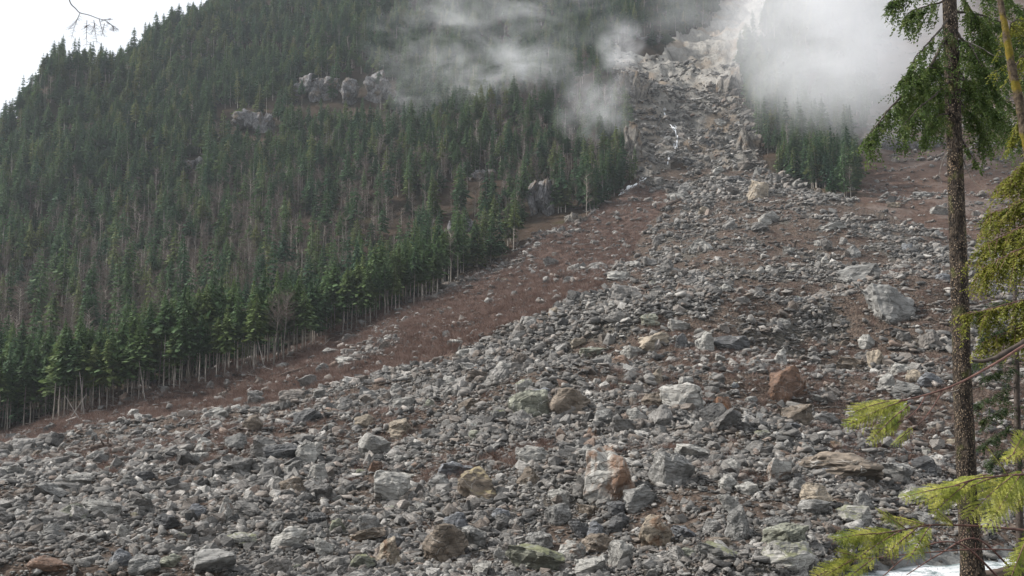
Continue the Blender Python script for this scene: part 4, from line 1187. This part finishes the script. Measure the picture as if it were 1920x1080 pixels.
def unit(v): return v / (np.linalg.norm(v) + 1e-9)
def needle_sprays(Q, base, d, L, r, kl, kw, gap, down):
    """flat sprays of needle clumps along a twig"""
    n = max(3, int(L / gap))
    side = unit(np.cross(d, [0, 0, 1.]) + r.normal(0, .15, 3))
    for k in range(n):
        s = (k + .5) / n
        c = base + d * L * s + np.array([0, 0, -down * L * s * s])
        for sg in (-1, 1):
            l = kl * (1.15 - .55 * s) * r.uniform(.7, 1.25)
            e = unit(side * sg * r.uniform(.7, 1.1) + d * r.uniform(.5, .9) + np.array([0, 0, r.normal(-.3, .3)]))
            w = unit(np.cross(e, np.array([0, 0, 1.]) + r.normal(0, .5, 3))) * kw * r.uniform(.7, 1.3)
            Q.append([c, c + e * l * .45 + w, c + e * l, c + e * l * .45 - w])
def bough(pts, seed, r0=.03, nsec=34, sl=.55, droop=.8, kl=.085, kw=.017, gap=.045, s0=.15, fill=1.0):
    r = np.random.default_rng(seed)
    C = bez(np.array([at(*p) for p in pts]), 40)
    C[1:] += (r.normal(0, .012, (39, 3)).cumsum(0) * .5)
    W = MB().tube(C, np.linspace(r0, r0 * .2, 40), 6, .08)
    Q = []
    for k in range(nsec):
        s = s0 + (1 - s0) * (k + r.random()) / nsec
        i = min(38, int(s * 39)); b = C[i]; t = unit(C[i + 1] - C[i])
        side = unit(np.cross(t, [0, 0, 1.])) * (1 if k % 2 else -1)
        d = unit(side * r.uniform(-.1, .9) + t * r.uniform(.1, .9) + r.normal(0, .18, 3) + np.array([0, 0, -droop * r.uniform(.4, 1.3)]))
        L = sl * (1.1 - .5 * s) * r.uniform(.35, 1.45)
        m = np.linspace(0, 1, 5)[:, None]
        tw = b + d * L * m + np.array([0, 0, -.35 * L]) * m ** 2
        W.tube(tw, np.linspace(.0042, .0015, 5), 3)
        for q in range(3):
            a = tw[q]; seg = tw[min(4, q + 2)] - a
            for _ in range(2):
                dd = unit(unit(seg) + r.normal(0, .5, 3) + np.array([0, 0, -.25]))
                if r.random() < fill:
                    needle_sprays(Q, a + seg * r.uniform(0, .6), dd, L * r.uniform(.28, .5), r, kl, kw, gap, .25)
        needle_sprays(Q, b, d, L, r, kl, kw, gap, .35)
    for q in range(4): needle_sprays(Q, C[34 + q], unit(C[39] - C[33]) , .22, r, kl, kw, gap, .4)
    return W, MB().quads(Q)
def cedar_frond(Q, W, base, d, L, up, r, bend=.5, np_=15, pin=.27):
    d = unit(d); up = unit(up - d * np.dot(up, d)); side = np.cross(d, up)
    t = np.linspace(0, 1, np_ + 4)
    C = base + d * L * t[:, None] + np.outer(-(t ** 2) * bend * L * .5, up * .4 + np.array([0, 0, .6]))
    W.tube(C, np.linspace(.0045, .0012, len(t)), 4)
    for k in range(1, len(t) - 1):
        tt = unit(C[k + 1] - C[k - 1]); env = math.sin(math.pi * min(1, .12 + .95 * t[k])) ** .7
        for sg in (-1, 1):
            l = L * pin * env * r.uniform(.75, 1.15)
            e = unit(side * sg * .8 + tt * .75 + up * r.normal(-.1, .12))
            pn = unit(np.cross(e, side * sg) + r.normal(0, .1, 3)); sd = unit(np.cross(e, up))
            m = max(4, int(l / .011))
            for j in range(m):
                s = (j + .3) / m
                c = C[k] + e * l * s - up * (s * s * l * .25)
                for g in (-1, 1):
                    l2 = min(.02, l * .3) * (1.15 - .7 * s) * r.uniform(.8, 1.2)
                    f = unit(e * .9 + sd * g * .75 + up * r.normal(0, .12)); w = unit(np.cross(f, up)) * l2 * .3
                    Q.append([c - e * .004, c + f * l2 * .5 + w, c + f * l2, c + f * l2 * .5 - w])
    return C

FG = 17.0
big = empty('tall_conifer', at_ground(np.array([1822.]), np.array([FG]))[0])
tag(big, 'tall conifer with speckled brown bark rising through the right of the view', 'tree')
o0 = np.array(big.location)
def fg_trunk():
    C = bez(np.array([at(px, py, FG) for px, py in ((1828,1110),(1821,1040),(1814,930),(1806,750),(1798,500),(1789,250),(1780,0),(1772,-200),(1762,-480),(1752,-800))]), 170)
    rad = np.interp(np.linspace(0, 1, 170), [0, .05, .12, .3, .6, 1], [.3, .22, .185, .168, .135, .09])
    n, m = 170, 36
    a = np.linspace(0, 2 * math.pi, m, endpoint=False)
    ii, jj = np.meshgrid(np.arange(n), np.arange(m), indexing='ij')
    ca, sa = np.cos(a), np.sin(a)
    nz = fbm(ca[jj] * 4.5 + 9, sa[jj] * 4.5 + ii * .14, 4, 5) * .14 + fbm(ca[jj] * 11 + 3, sa[jj] * 11 + ii * .5, 3, 8) * .12
    R = rad[:, None] * (1 + nz)
    V_ = C[:, None] + np.stack([R * ca, R * sa, np.zeros_like(R)], -1)
    i = (np.arange(n - 1)[:, None] * m + np.arange(m)[None]); j = np.arange(n - 1)[:, None] * m + (np.arange(m)[None] + 1) % m
    me = mesh_np('trunk', V_.reshape(-1, 3) - o0, np.stack([i, j, j + m, i + m], -1).reshape(-1, 4), True, M_BARK)
    add('trunk', me, parent=big)
fg_trunk()
def fg_branch(root, W, L, wood, leaf, name='branch', foliage='needles'):
    o = np.array(root.location)
    for M in (W, L):
        M.v = [v - o for v in M.v]
    b = add(name, W.mesh(name, wood, True), parent=root)
    if L.n: add(foliage, L.mesh(foliage, leaf), parent=b)
BOUGHS = [
 ([(1776,62,17),(1748,118,16.7),(1705,165,16.4),(1660,212,16.1),(1622,262,15.9)], 54, .62, 1.0, .035),
 ([(1778,-60,17),(1735,-40,16.8),(1692,-12,16.6),(1664,8,16.5)], 30, .5, .9, .025),
 ([(1778,0,17),(1745,8,17.2),(1712,18,17.3),(1692,36,17.3)], 26, .5, .8, .022),
 ([(1780,128,17),(1745,128,16.6),(1712,132,16.3),(1684,150,16.1)], 30, .5, .7, .022),
 ([(1782,172,17),(1748,168,17.3),(1716,180,17.5),(1690,200,17.6)], 30, .55, .9, .02),
 ([(1784,95,17),(1762,110,17.4),(1742,140,17.6),(1728,175,17.7)], 24, .5, .9, .02),
 ([(1786,210,17),(1765,215,16.8),(1748,232,16.6),(1738,258,16.5)], 18, .36, .8, .016),
 ([(1784,-30,17),(1820,20,17.2),(1850,70,17.4),(1880,118,17.6)], 34, .6, .9, .03),
 ([(1790,55,17),(1815,85,16.8),(1835,120,16.6),(1862,170,16.5)], 34, .6, .9, .028),
 ([(1794,150,17),(1820,152,17.3),(1845,168,17.5),(1875,215,17.6)], 34, .6, .9, .025),
 ([(1796,182,17),(1822,205,17.1),(1845,232,17.2),(1862,262,17.2)], 26, .5, .9, .022),
 ([(1790,-60,17),(1840,-40,17.4),(1890,0,17.8),(1925,40,18)], 34, .65, .9, .03),
 ([(1788,90,17),(1830,118,18),(1870,130,18.5),(1915,150,19)], 34, .65, .9, .028),
 ([(1792,120,17),(1840,190,18),(1880,225,18.6),(1925,262,19)], 32, .65, .9, .026),
 ([(1780,30,17),(1752,70,16.5),(1722,100,16.2),(1700,128,16.1)], 16, .6, .9, .022),
 ([(1784,150,17),(1752,175,16.4),(1715,205,16.1),(1680,250,16)], 22, .55, 1.0, .022),
 ([(1786,185,17),(1770,195,17.6),(1755,215,17.8),(1745,245,17.9)], 22, .45, .9, .016),
 ([(1788,20,17),(1840,30,17.6),(1885,50,18),(1930,85,18.3)], 34, .6, .9, .026),
 ([(1792,100,17),(1840,75,17.5),(1890,90,17.9),(1940,120,18.2)], 32, .6, 1.0, .024),
 ([(1796,165,17),(1845,180,18),(1890,190,18.5),(1935,215,18.8)], 30, .6, 1.0, .022),
 ([(1800,258,17),(1812,272,16.9),(1822,292,16.8),(1830,310,16.7)], 5, .2, .6, .024),
]
for k, (pts, ns, sl, dr, r0) in enumerate(BOUGHS):
    W, L = bough(pts, 700 + k, r0, int(ns * 1.15), sl * 1.12, dr, .07, .015, .045)
    fg_branch(big, W, L, M_STEM, M_HEM)
# fine dead twigs on the trunk
for k, pts in enumerate([[(1780,282,17),(1768,300,16.9),(1762,325,16.9),(1766,345,16.9)],[(1800,330,17),(1830,318,16.9),(1862,318,16.8)],[(1800,430,17),(1830,452,16.9),(1856,445,16.8)],
                         [(1796,70,17),(1840,90,16.8),(1866,105,16.7),(1895,104,16.7)],[(1806,300,17),(1822,335,16.8),(1840,352,16.7)]]):
    W = MB().tube(bez(np.array([at(*p) for p in pts]), 14), np.linspace(.012, .003, 14), 5)
    fg_branch(big, W, MB(), M_DRY, M_HEM, 'dead_twig')

for k in range(16):
    py = rng.uniform(120, 980); a = rng.uniform(2.2, 7.0); b = at(1776 + py * .04 + 4, py, FG); l = rng.uniform(.25, .6)
    e = b + np.array([math.cos(a) * l, math.sin(a) * l, rng.uniform(-.2, .05)])
    fg_branch(big, MB().tube([b, (b + e) / 2 + rng.normal(0, .02, 3), e], [.016, .01, .004], 5), MB(), M_DRY, M_HEM, 'dead_twig')
# slim mossy stem at the right edge
ms = empty('mossy_sapling', at_ground(np.array([2010.]), np.array([12.]))[0]); tag(ms, 'slim mossy leaning stem at the right edge beside the tall conifer', 'tree')
C = bez(np.array([at(px, py, 12) for px, py in ((2010,1110),(1985,800),(1958,500),(1930,300),(1914,205),(1898,130),(1886,60),(1872,-20),(1850,-160),(1835,-320))]), 80)
W = MB().tube(C, np.interp(np.linspace(0, 1, 80), [0, .5, 1], [.085, .055, .02]), 12, .14); W.v = [v - np.array(ms.location) for v in W.v]
add('trunk', W.mesh('trunk', M_MOSS, True), parent=ms)
for k, (pts, ns) in enumerate([([(1886,60,12),(1905,40,12.1),(1925,38,12.2),(1950,50,12.2)], 22), ([(1900,140,12),(1915,110,12.1),(1935,100,12.1),(1960,110,12.2)], 20), ([(1914,205,12),(1900,235,12.2),(1890,262,12.2)], 10)]):
    Wd, L = bough(pts, 760 + k, .012, ns, .32, .7, .055, .011, .032)
    fg_branch(ms, Wd, L, M_STEM, M_CEDAR_SOFT)

# cedar standing just outside the view on the right, its boughs reaching in
ced = empty('cedar_tree', at_ground(np.array([2150.]), np.array([9.]))[0])
tag(ced, 'yellow-green cedar whose drooping boughs reach in from the right edge', 'tree')
C = bez(np.array([at(px, py, 9) for px, py in ((2150,1250),(2140,900),(2130,500),(2122,100),(2115,-300))]), 40)
W = MB().tube(C, np.linspace(.16, .07, 40), 14, .1); W.v = [v - np.array(ced.location) for v in W.v]
add('trunk', W.mesh('trunk', M_STEM, True), parent=ced)
for k, (pts, ns, sl) in enumerate([
   ([(2125,180,9.2),(2000,230,10.5),(1930,290,11),(1872,345,11.2)], 40, .42), ([(2125,260,9.2),(1990,310,10.4),(1910,370,10.8),(1846,408,11)], 46, .4),
   ([(2125,330,9.2),(1990,380,10.2),(1910,430,10.6),(1838,470,10.8)], 46, .4), ([(2128,380,9.2),(1990,430,10),(1920,470,10.2),(1850,505,10.4)], 40, .36),
   ([(2128,470,9),(1990,540,9.4),(1900,566,9.6),(1800,588,9.8)], 40, .26), ([(2128,520,9),(1990,580,9.4),(1930,600,9.6),(1845,640,9.8)], 34, .26),
   ([(2125,120,9.2),(2010,180,10.8),(1950,260,11.2),(1905,330,11.4)], 36, .4)]):
    Wd, L = bough(pts, 800 + k, .014, int(ns * 1.7), sl * 1.25, .75, .05, .0085, .03, .25)
    fg_branch(ced, Wd, L, M_RED, M_CEDAR_SOFT, foliage='foliage')
def cedar_bough(seed, stem, fronds, r0, mat=M_CEDAR, wood=M_RED):
    r = np.random.default_rng(seed); W = MB(); Q = []
    if stem:
        C = bez(np.array([at(*p) for p in stem]), 40); W.tube(C, np.linspace(r0, r0 * .3, 40), 8, .06)
    for (px, py, Y, qx, qy, bend) in fronds:
        b = at(px, py, Y); e = at(qx, qy, Y - r.uniform(-.15, .25))
        L = np.linalg.norm(e - b); up = unit(np.array([r.normal(0, .25), -.75 + r.normal(0, .25), .85]))
        cedar_frond(Q, W, b, e - b, L, up, r, bend, max(7, int(L / .04)))
    fg_branch(ced, W, MB().quads(Q), wood, mat, foliage='foliage')
cedar_bough(1, [(2130,520,8.9),(2000,600,8.4),(1920,648,8.2),(1860,685,8.1),(1790,722,8),(1730,742,8),(1685,752,8)],
            [(1700,750,8,1572,788,.3),(1690,752,8,1612,752,.2),(1705,748,8,1640,778,.3),(1668,752,8,1585,768,.25)], .017)
cedar_bough(2, [(1735,742,8),(1722,765,7.95),(1700,785,7.9),(1682,792,7.9)], [(1690,770,7.9,1618,830,.3),(1708,756,7.9,1655,800,.3),(1690,788,7.9,1640,822,.25)], .006)
cedar_bough(3, [(1768,730,8),(1750,762,7.95),(1728,790,7.9),(1712,802,7.9)], [(1716,800,7.9,1664,836,.2)], .006)
cedar_bough(4, [(2130,760,8),(2020,850,7.2),(1940,885,7),(1880,892,6.9),(1830,898,6.8),(1790,910,6.8)],
            [(1905,888,6.9,1800,960,.3),(1870,892,6.9,1770,925,.25),(1850,890,6.9,1775,900,.2),(1930,885,7,1830,990,.35),(1890,890,6.9,1850,830,.1),(1830,898,6.8,1720,935,.3),
             (1800,910,6.8,1680,925,.2),(1815,905,6.8,1740,960,.3),(1920,880,7,1860,965,.3),(1900,850,7,1925,800,.1),(1960,880,7,1890,960,.3),(1950,870,7,1900,830,0)], .012)
cedar_bough(5, [(2140,1010,8),(1980,1000,7.4),(1880,990,7.2),(1800,985,7.1),(1740,985,7),(1690,994,7),(1640,1002,7)],
            [(1700,992,7,1640,950,.1),(1680,996,7,1560,1010,.2),(1650,1000,7,1552,1002,.2),(1720,990,7,1650,1040,.3),(1690,995,7,1600,1038,.3),(1745,985,7,1700,1045,.3),(1790,985,7,1735,940,.1),(1740,985,7,1665,965,.1)], .012)
cedar_bough(6, [(2140,1080,8),(1980,1040,7.6),(1850,1030,7.4),(1740,1036,7.3),(1640,1046,7.2),(1590,1050,7.2)],
            [(1600,1048,7.2,1512,1085,.2),(1620,1046,7.2,1560,1030,.1),(1600,1050,7.2,1545,1075,.2),(1640,1046,7.2,1570,1090,.3)], .008)
cedar_bough(7, [(2150,900,7),(2010,960,6.6),(1950,1000,6.5),(1920,1030,6.4)], [(1925,1010,6.4,1890,1090,.3),(1945,990,6.4,1905,1080,.3),(1960,960,6.4,1915,1050,.2)], .01)
cedar_bough(8, [(2140,780,8),(2000,810,7.6),(1940,830,7.5),(1900,850,7.4)], [(1930,832,7.5,1870,868,.2),(1915,840,7.5,1900,800,0),(1960,815,7.5,1905,855,.2)], .008)
W = MB().tube(bez(np.array([at(*p) for p in ((2130,560,8.9),(1990,600,8.6),(1925,638,8.5),(1880,664,8.5),(1850,676,8.5),(1824,677,8.5))]), 30), np.linspace(.035, .014, 30), 9, .12)
fg_branch(ced, W, MB(), M_STEM, M_CEDAR, 'broken_branch')

# young dark conifer beyond the trunk
yc = empty('young_conifer', at_ground(np.array([1915.]), np.array([24.]))[0]); tag(yc, 'young dark green conifer with thin level branches behind the tall trunk', 'tree')
C = bez(np.array([at(px, py, 24) for px, py in ((1915,1150),(1910,900),(1906,700),(1903,560),(1900,400))]), 40)
W = MB().tube(C, np.linspace(.11, .04, 40), 8, .1); W.v = [v - np.array(yc.location) for v in W.v]
add('trunk', W.mesh('trunk', M_STEM, True), parent=yc)
for k, (y0, x1, dy) in enumerate([(560,1835,30),(610,1840,25),(655,1822,30),(690,1850,18),(725,1828,32),(765,1845,20),(800,1835,36),(840,1850,26),(600,1990,20),(680,1990,20),(760,1990,25),(840,1985,25),(880,1850,30)]):
    Wd, L = bough([(1905,y0,24),((1905+x1)/2,y0+dy*.3,23.6),(x1,y0+dy,23.3)], 900 + k, .014, 22, .42, .35, .075, .013, .05, .1)
    fg_branch(yc, Wd, L, M_STEM, M_YOUNG)

# twig hanging into the sky at the top left
hg = empty('hanging_twig', at(120, -40, 5.2)); tag(hg, 'thin bare twig hanging from above against the white sky', 'twig')
r_ = np.random.default_rng(5)
main = [(118,-60),(130,0),(142,16),(150,24),(166,28),(182,34),(200,40),(214,52)]
W = MB().tube(bez(np.array([at(a, b, 5.2) for a, b in main]), 30), np.linspace(.0035, .0016, 30), 5)
W.v = [v - np.array(hg.location) for v in W.v]
st = add('stem', W.mesh('stem', M_STEM, True), parent=hg)
for (a, b, c, d) in [(150,24,134,72),(148,30,128,56),(163,38,163,88),(176,38,182,82),(186,36,196,70),(200,42,222,56),(210,48,212,60),(168,46,158,52),(190,38,208,34),(178,44,170,66),(196,44,190,68)]:
    W = MB(); p = bez(np.array([at(a, b, 5.2), at((a + c) / 2 + r_.normal(0, 2), (b + d) / 2, 5.2), at(c, d, 5.2)]), 10)
    W.tube(p, np.linspace(.002, .0008, 10), 4)
    for q in range(1, 9):
        for sg in (-1, 1):
            if r_.random() < .75:
                e = p[q] + np.array([sg * r_.uniform(.012, .028), r_.normal(0, .01), -r_.uniform(0, .02)]); W.tube([p[q], e], [.0012, .0006], 3)
    W.v = [v - np.array(hg.location) for v in W.v]
    add('side_twig', W.mesh('side_twig', M_STEM), parent=hg)

# driftwood and bare stems on the near bank
for k, (x0, y0, x1, y1, Y, rr, lab) in enumerate([(1835,1082,1960,1046,17.5,.09,'mossy dark log in the lower right corner')]):
    C = bez(np.array([at(x0, y0, Y), at((x0 + x1) / 2, (y0 + y1) / 2 + 4, Y), at(x1, y1, Y)]), 16)
    C = np.vstack([C[:1] - (C[1] - C[0]) * .05, C, C[-1:] + (C[-1] - C[-2]) * .05]); W = MB().tube(C, np.concatenate([[.004], np.linspace(rr, rr * .7, 16), [.004]]), 10, .16); c0 = C.mean(0); W.v = [v - c0 for v in W.v]
    o = add('bank_log', W.mesh('bank_log', M_LOG, True)); o.location = c0; tag(o, lab, 'log')
for k, (pts, lab) in enumerate([([(1905,1075,12),(1830,1010,11.8),(1760,1040,11.6),(1700,1078,11.5)],'thin arching bare stem before the white river'),
                                ([(1880,1090,11),(1800,1020,10.8),(1720,1030,10.6),(1650,1085,10.5)],'lower thin bare stem looping over the river')]):
    C = bez(np.array([at(*p) for p in pts]), 24); c0 = C[0].copy()
    W = MB().tube(C, np.linspace(.014, .005, 24), 6)
    for q in range(5, 22, 3):
        W.tube([C[q], C[q] + np.array([r_.normal(0, .1), r_.normal(0, .05), r_.uniform(.05, .2)])], [.005, .002], 4)
    W.v = [v - c0 for v in W.v]
    o = add('bare_shrub', W.mesh('bare_shrub', M_RED, True)); o.location = c0; tag(o, lab, 'twig')

# ------------------------------------------------------------------ mist and haze
def mist(name, px, py, Y, rx, ry, rz, dens, lab, scale=1.6, lo=.42, hi=.72, seed=0.0, tilt=0.0):
    c = at(px, py, Y)
    bm = bmesh.new(); bmesh.ops.create_icosphere(bm, subdivisions=3, radius=1.0)
    me = bpy.data.meshes.new(name); bm.to_mesh(me); bm.free()
    t = NT(name + '_vapour')
    p = t.obj()
    r2 = t.n('VectorMath', _operation='LENGTH', i0=p).outputs['Value']
    q = t.n('Mapping', Vector=p, Location=(seed, seed * .7, -seed)).outputs[0]
    warp = t.math('MULTIPLY', t.math('SUBTRACT', t.noise(q, 1.25, 4, .6, .5), .42), 1.9)
    edge = t.ramp(r2, [(.72, 1.0), (.98, 0.0)])
    fall = t.math('MULTIPLY', edge, t.ramp(t.math('SUBTRACT', r2, warp), [(.1, 1.0), (.5, .45), (.85, 0.0)]))
    n1 = t.noise(t.n('Mapping', Vector=q, Rotation=(0, .6, 0), Scale=(.85, 1, 1.15)).outputs[0], scale, 8, .68, .6)
    d = t.math('MULTIPLY', t.math('MULTIPLY', fall, t.ramp(n1, [(lo, 0.0), (hi, 1.0)])), dens)
    v = t.n('VolumePrincipled', Color=(.95, .96, .98, 1), Density=d, Anisotropy=.15)
    t.t.links.new(v.outputs[0], t.out.inputs['Volume'])
    o = add(name, me, t.m)
    o.location = c; o.scale = (rx * Y / FPX, ry, rz * Y / FPX); o.rotation_euler = (0, tilt, 0)
    return tag(o, lab, 'mist', kind='stuff')
mist('mist', 935, 110, 560, 290, 50, 240, .06, 'wispy grey mist hanging over the wooded slope', 3.2, .49, .82, 1.3)
mist('mist', 1120, 205, 480, 100, 26, 105, .03, 'small low wisp of mist left of the gully', 2.4, .4, .75, 4.1)
mist('mist', 1165, 90, 540, 64, 22, 75, .05, 'small curl of mist at the gully rim', 2.4, .42, .72, 7.7)
mist('mist', 1590, 60, 440, 300, 75, 280, .03, 'thick white cloud covering the wood right of the gully', 2.0, .28, .68, 14.6)
mist('mist', 1320, 20, 640, 170, 70, 90, .007, 'thin veil of mist over the upper rock scar', 1.4, .35, .7, 9.4)
def haze():
    bm = bmesh.new(); bmesh.ops.create_cube(bm, size=1.0)
    me = bpy.data.meshes.new('haze'); bm.to_mesh(me); bm.free()
    t = NT('haze_air'); v = t.n('VolumePrincipled', Color=(.86, .93, 1.0, 1), Density=.00008, Anisotropy=.1)
    t.t.links.new(v.outputs[0], t.out.inputs['Volume'])
    o = add('haze', me, t.m); o.scale = (2700, 1500, 740); o.location = (0, 640, 740 / 2 - 40)
    tag(o, 'thin bluish haze in the air of the valley', 'haze', kind='stuff')
haze()
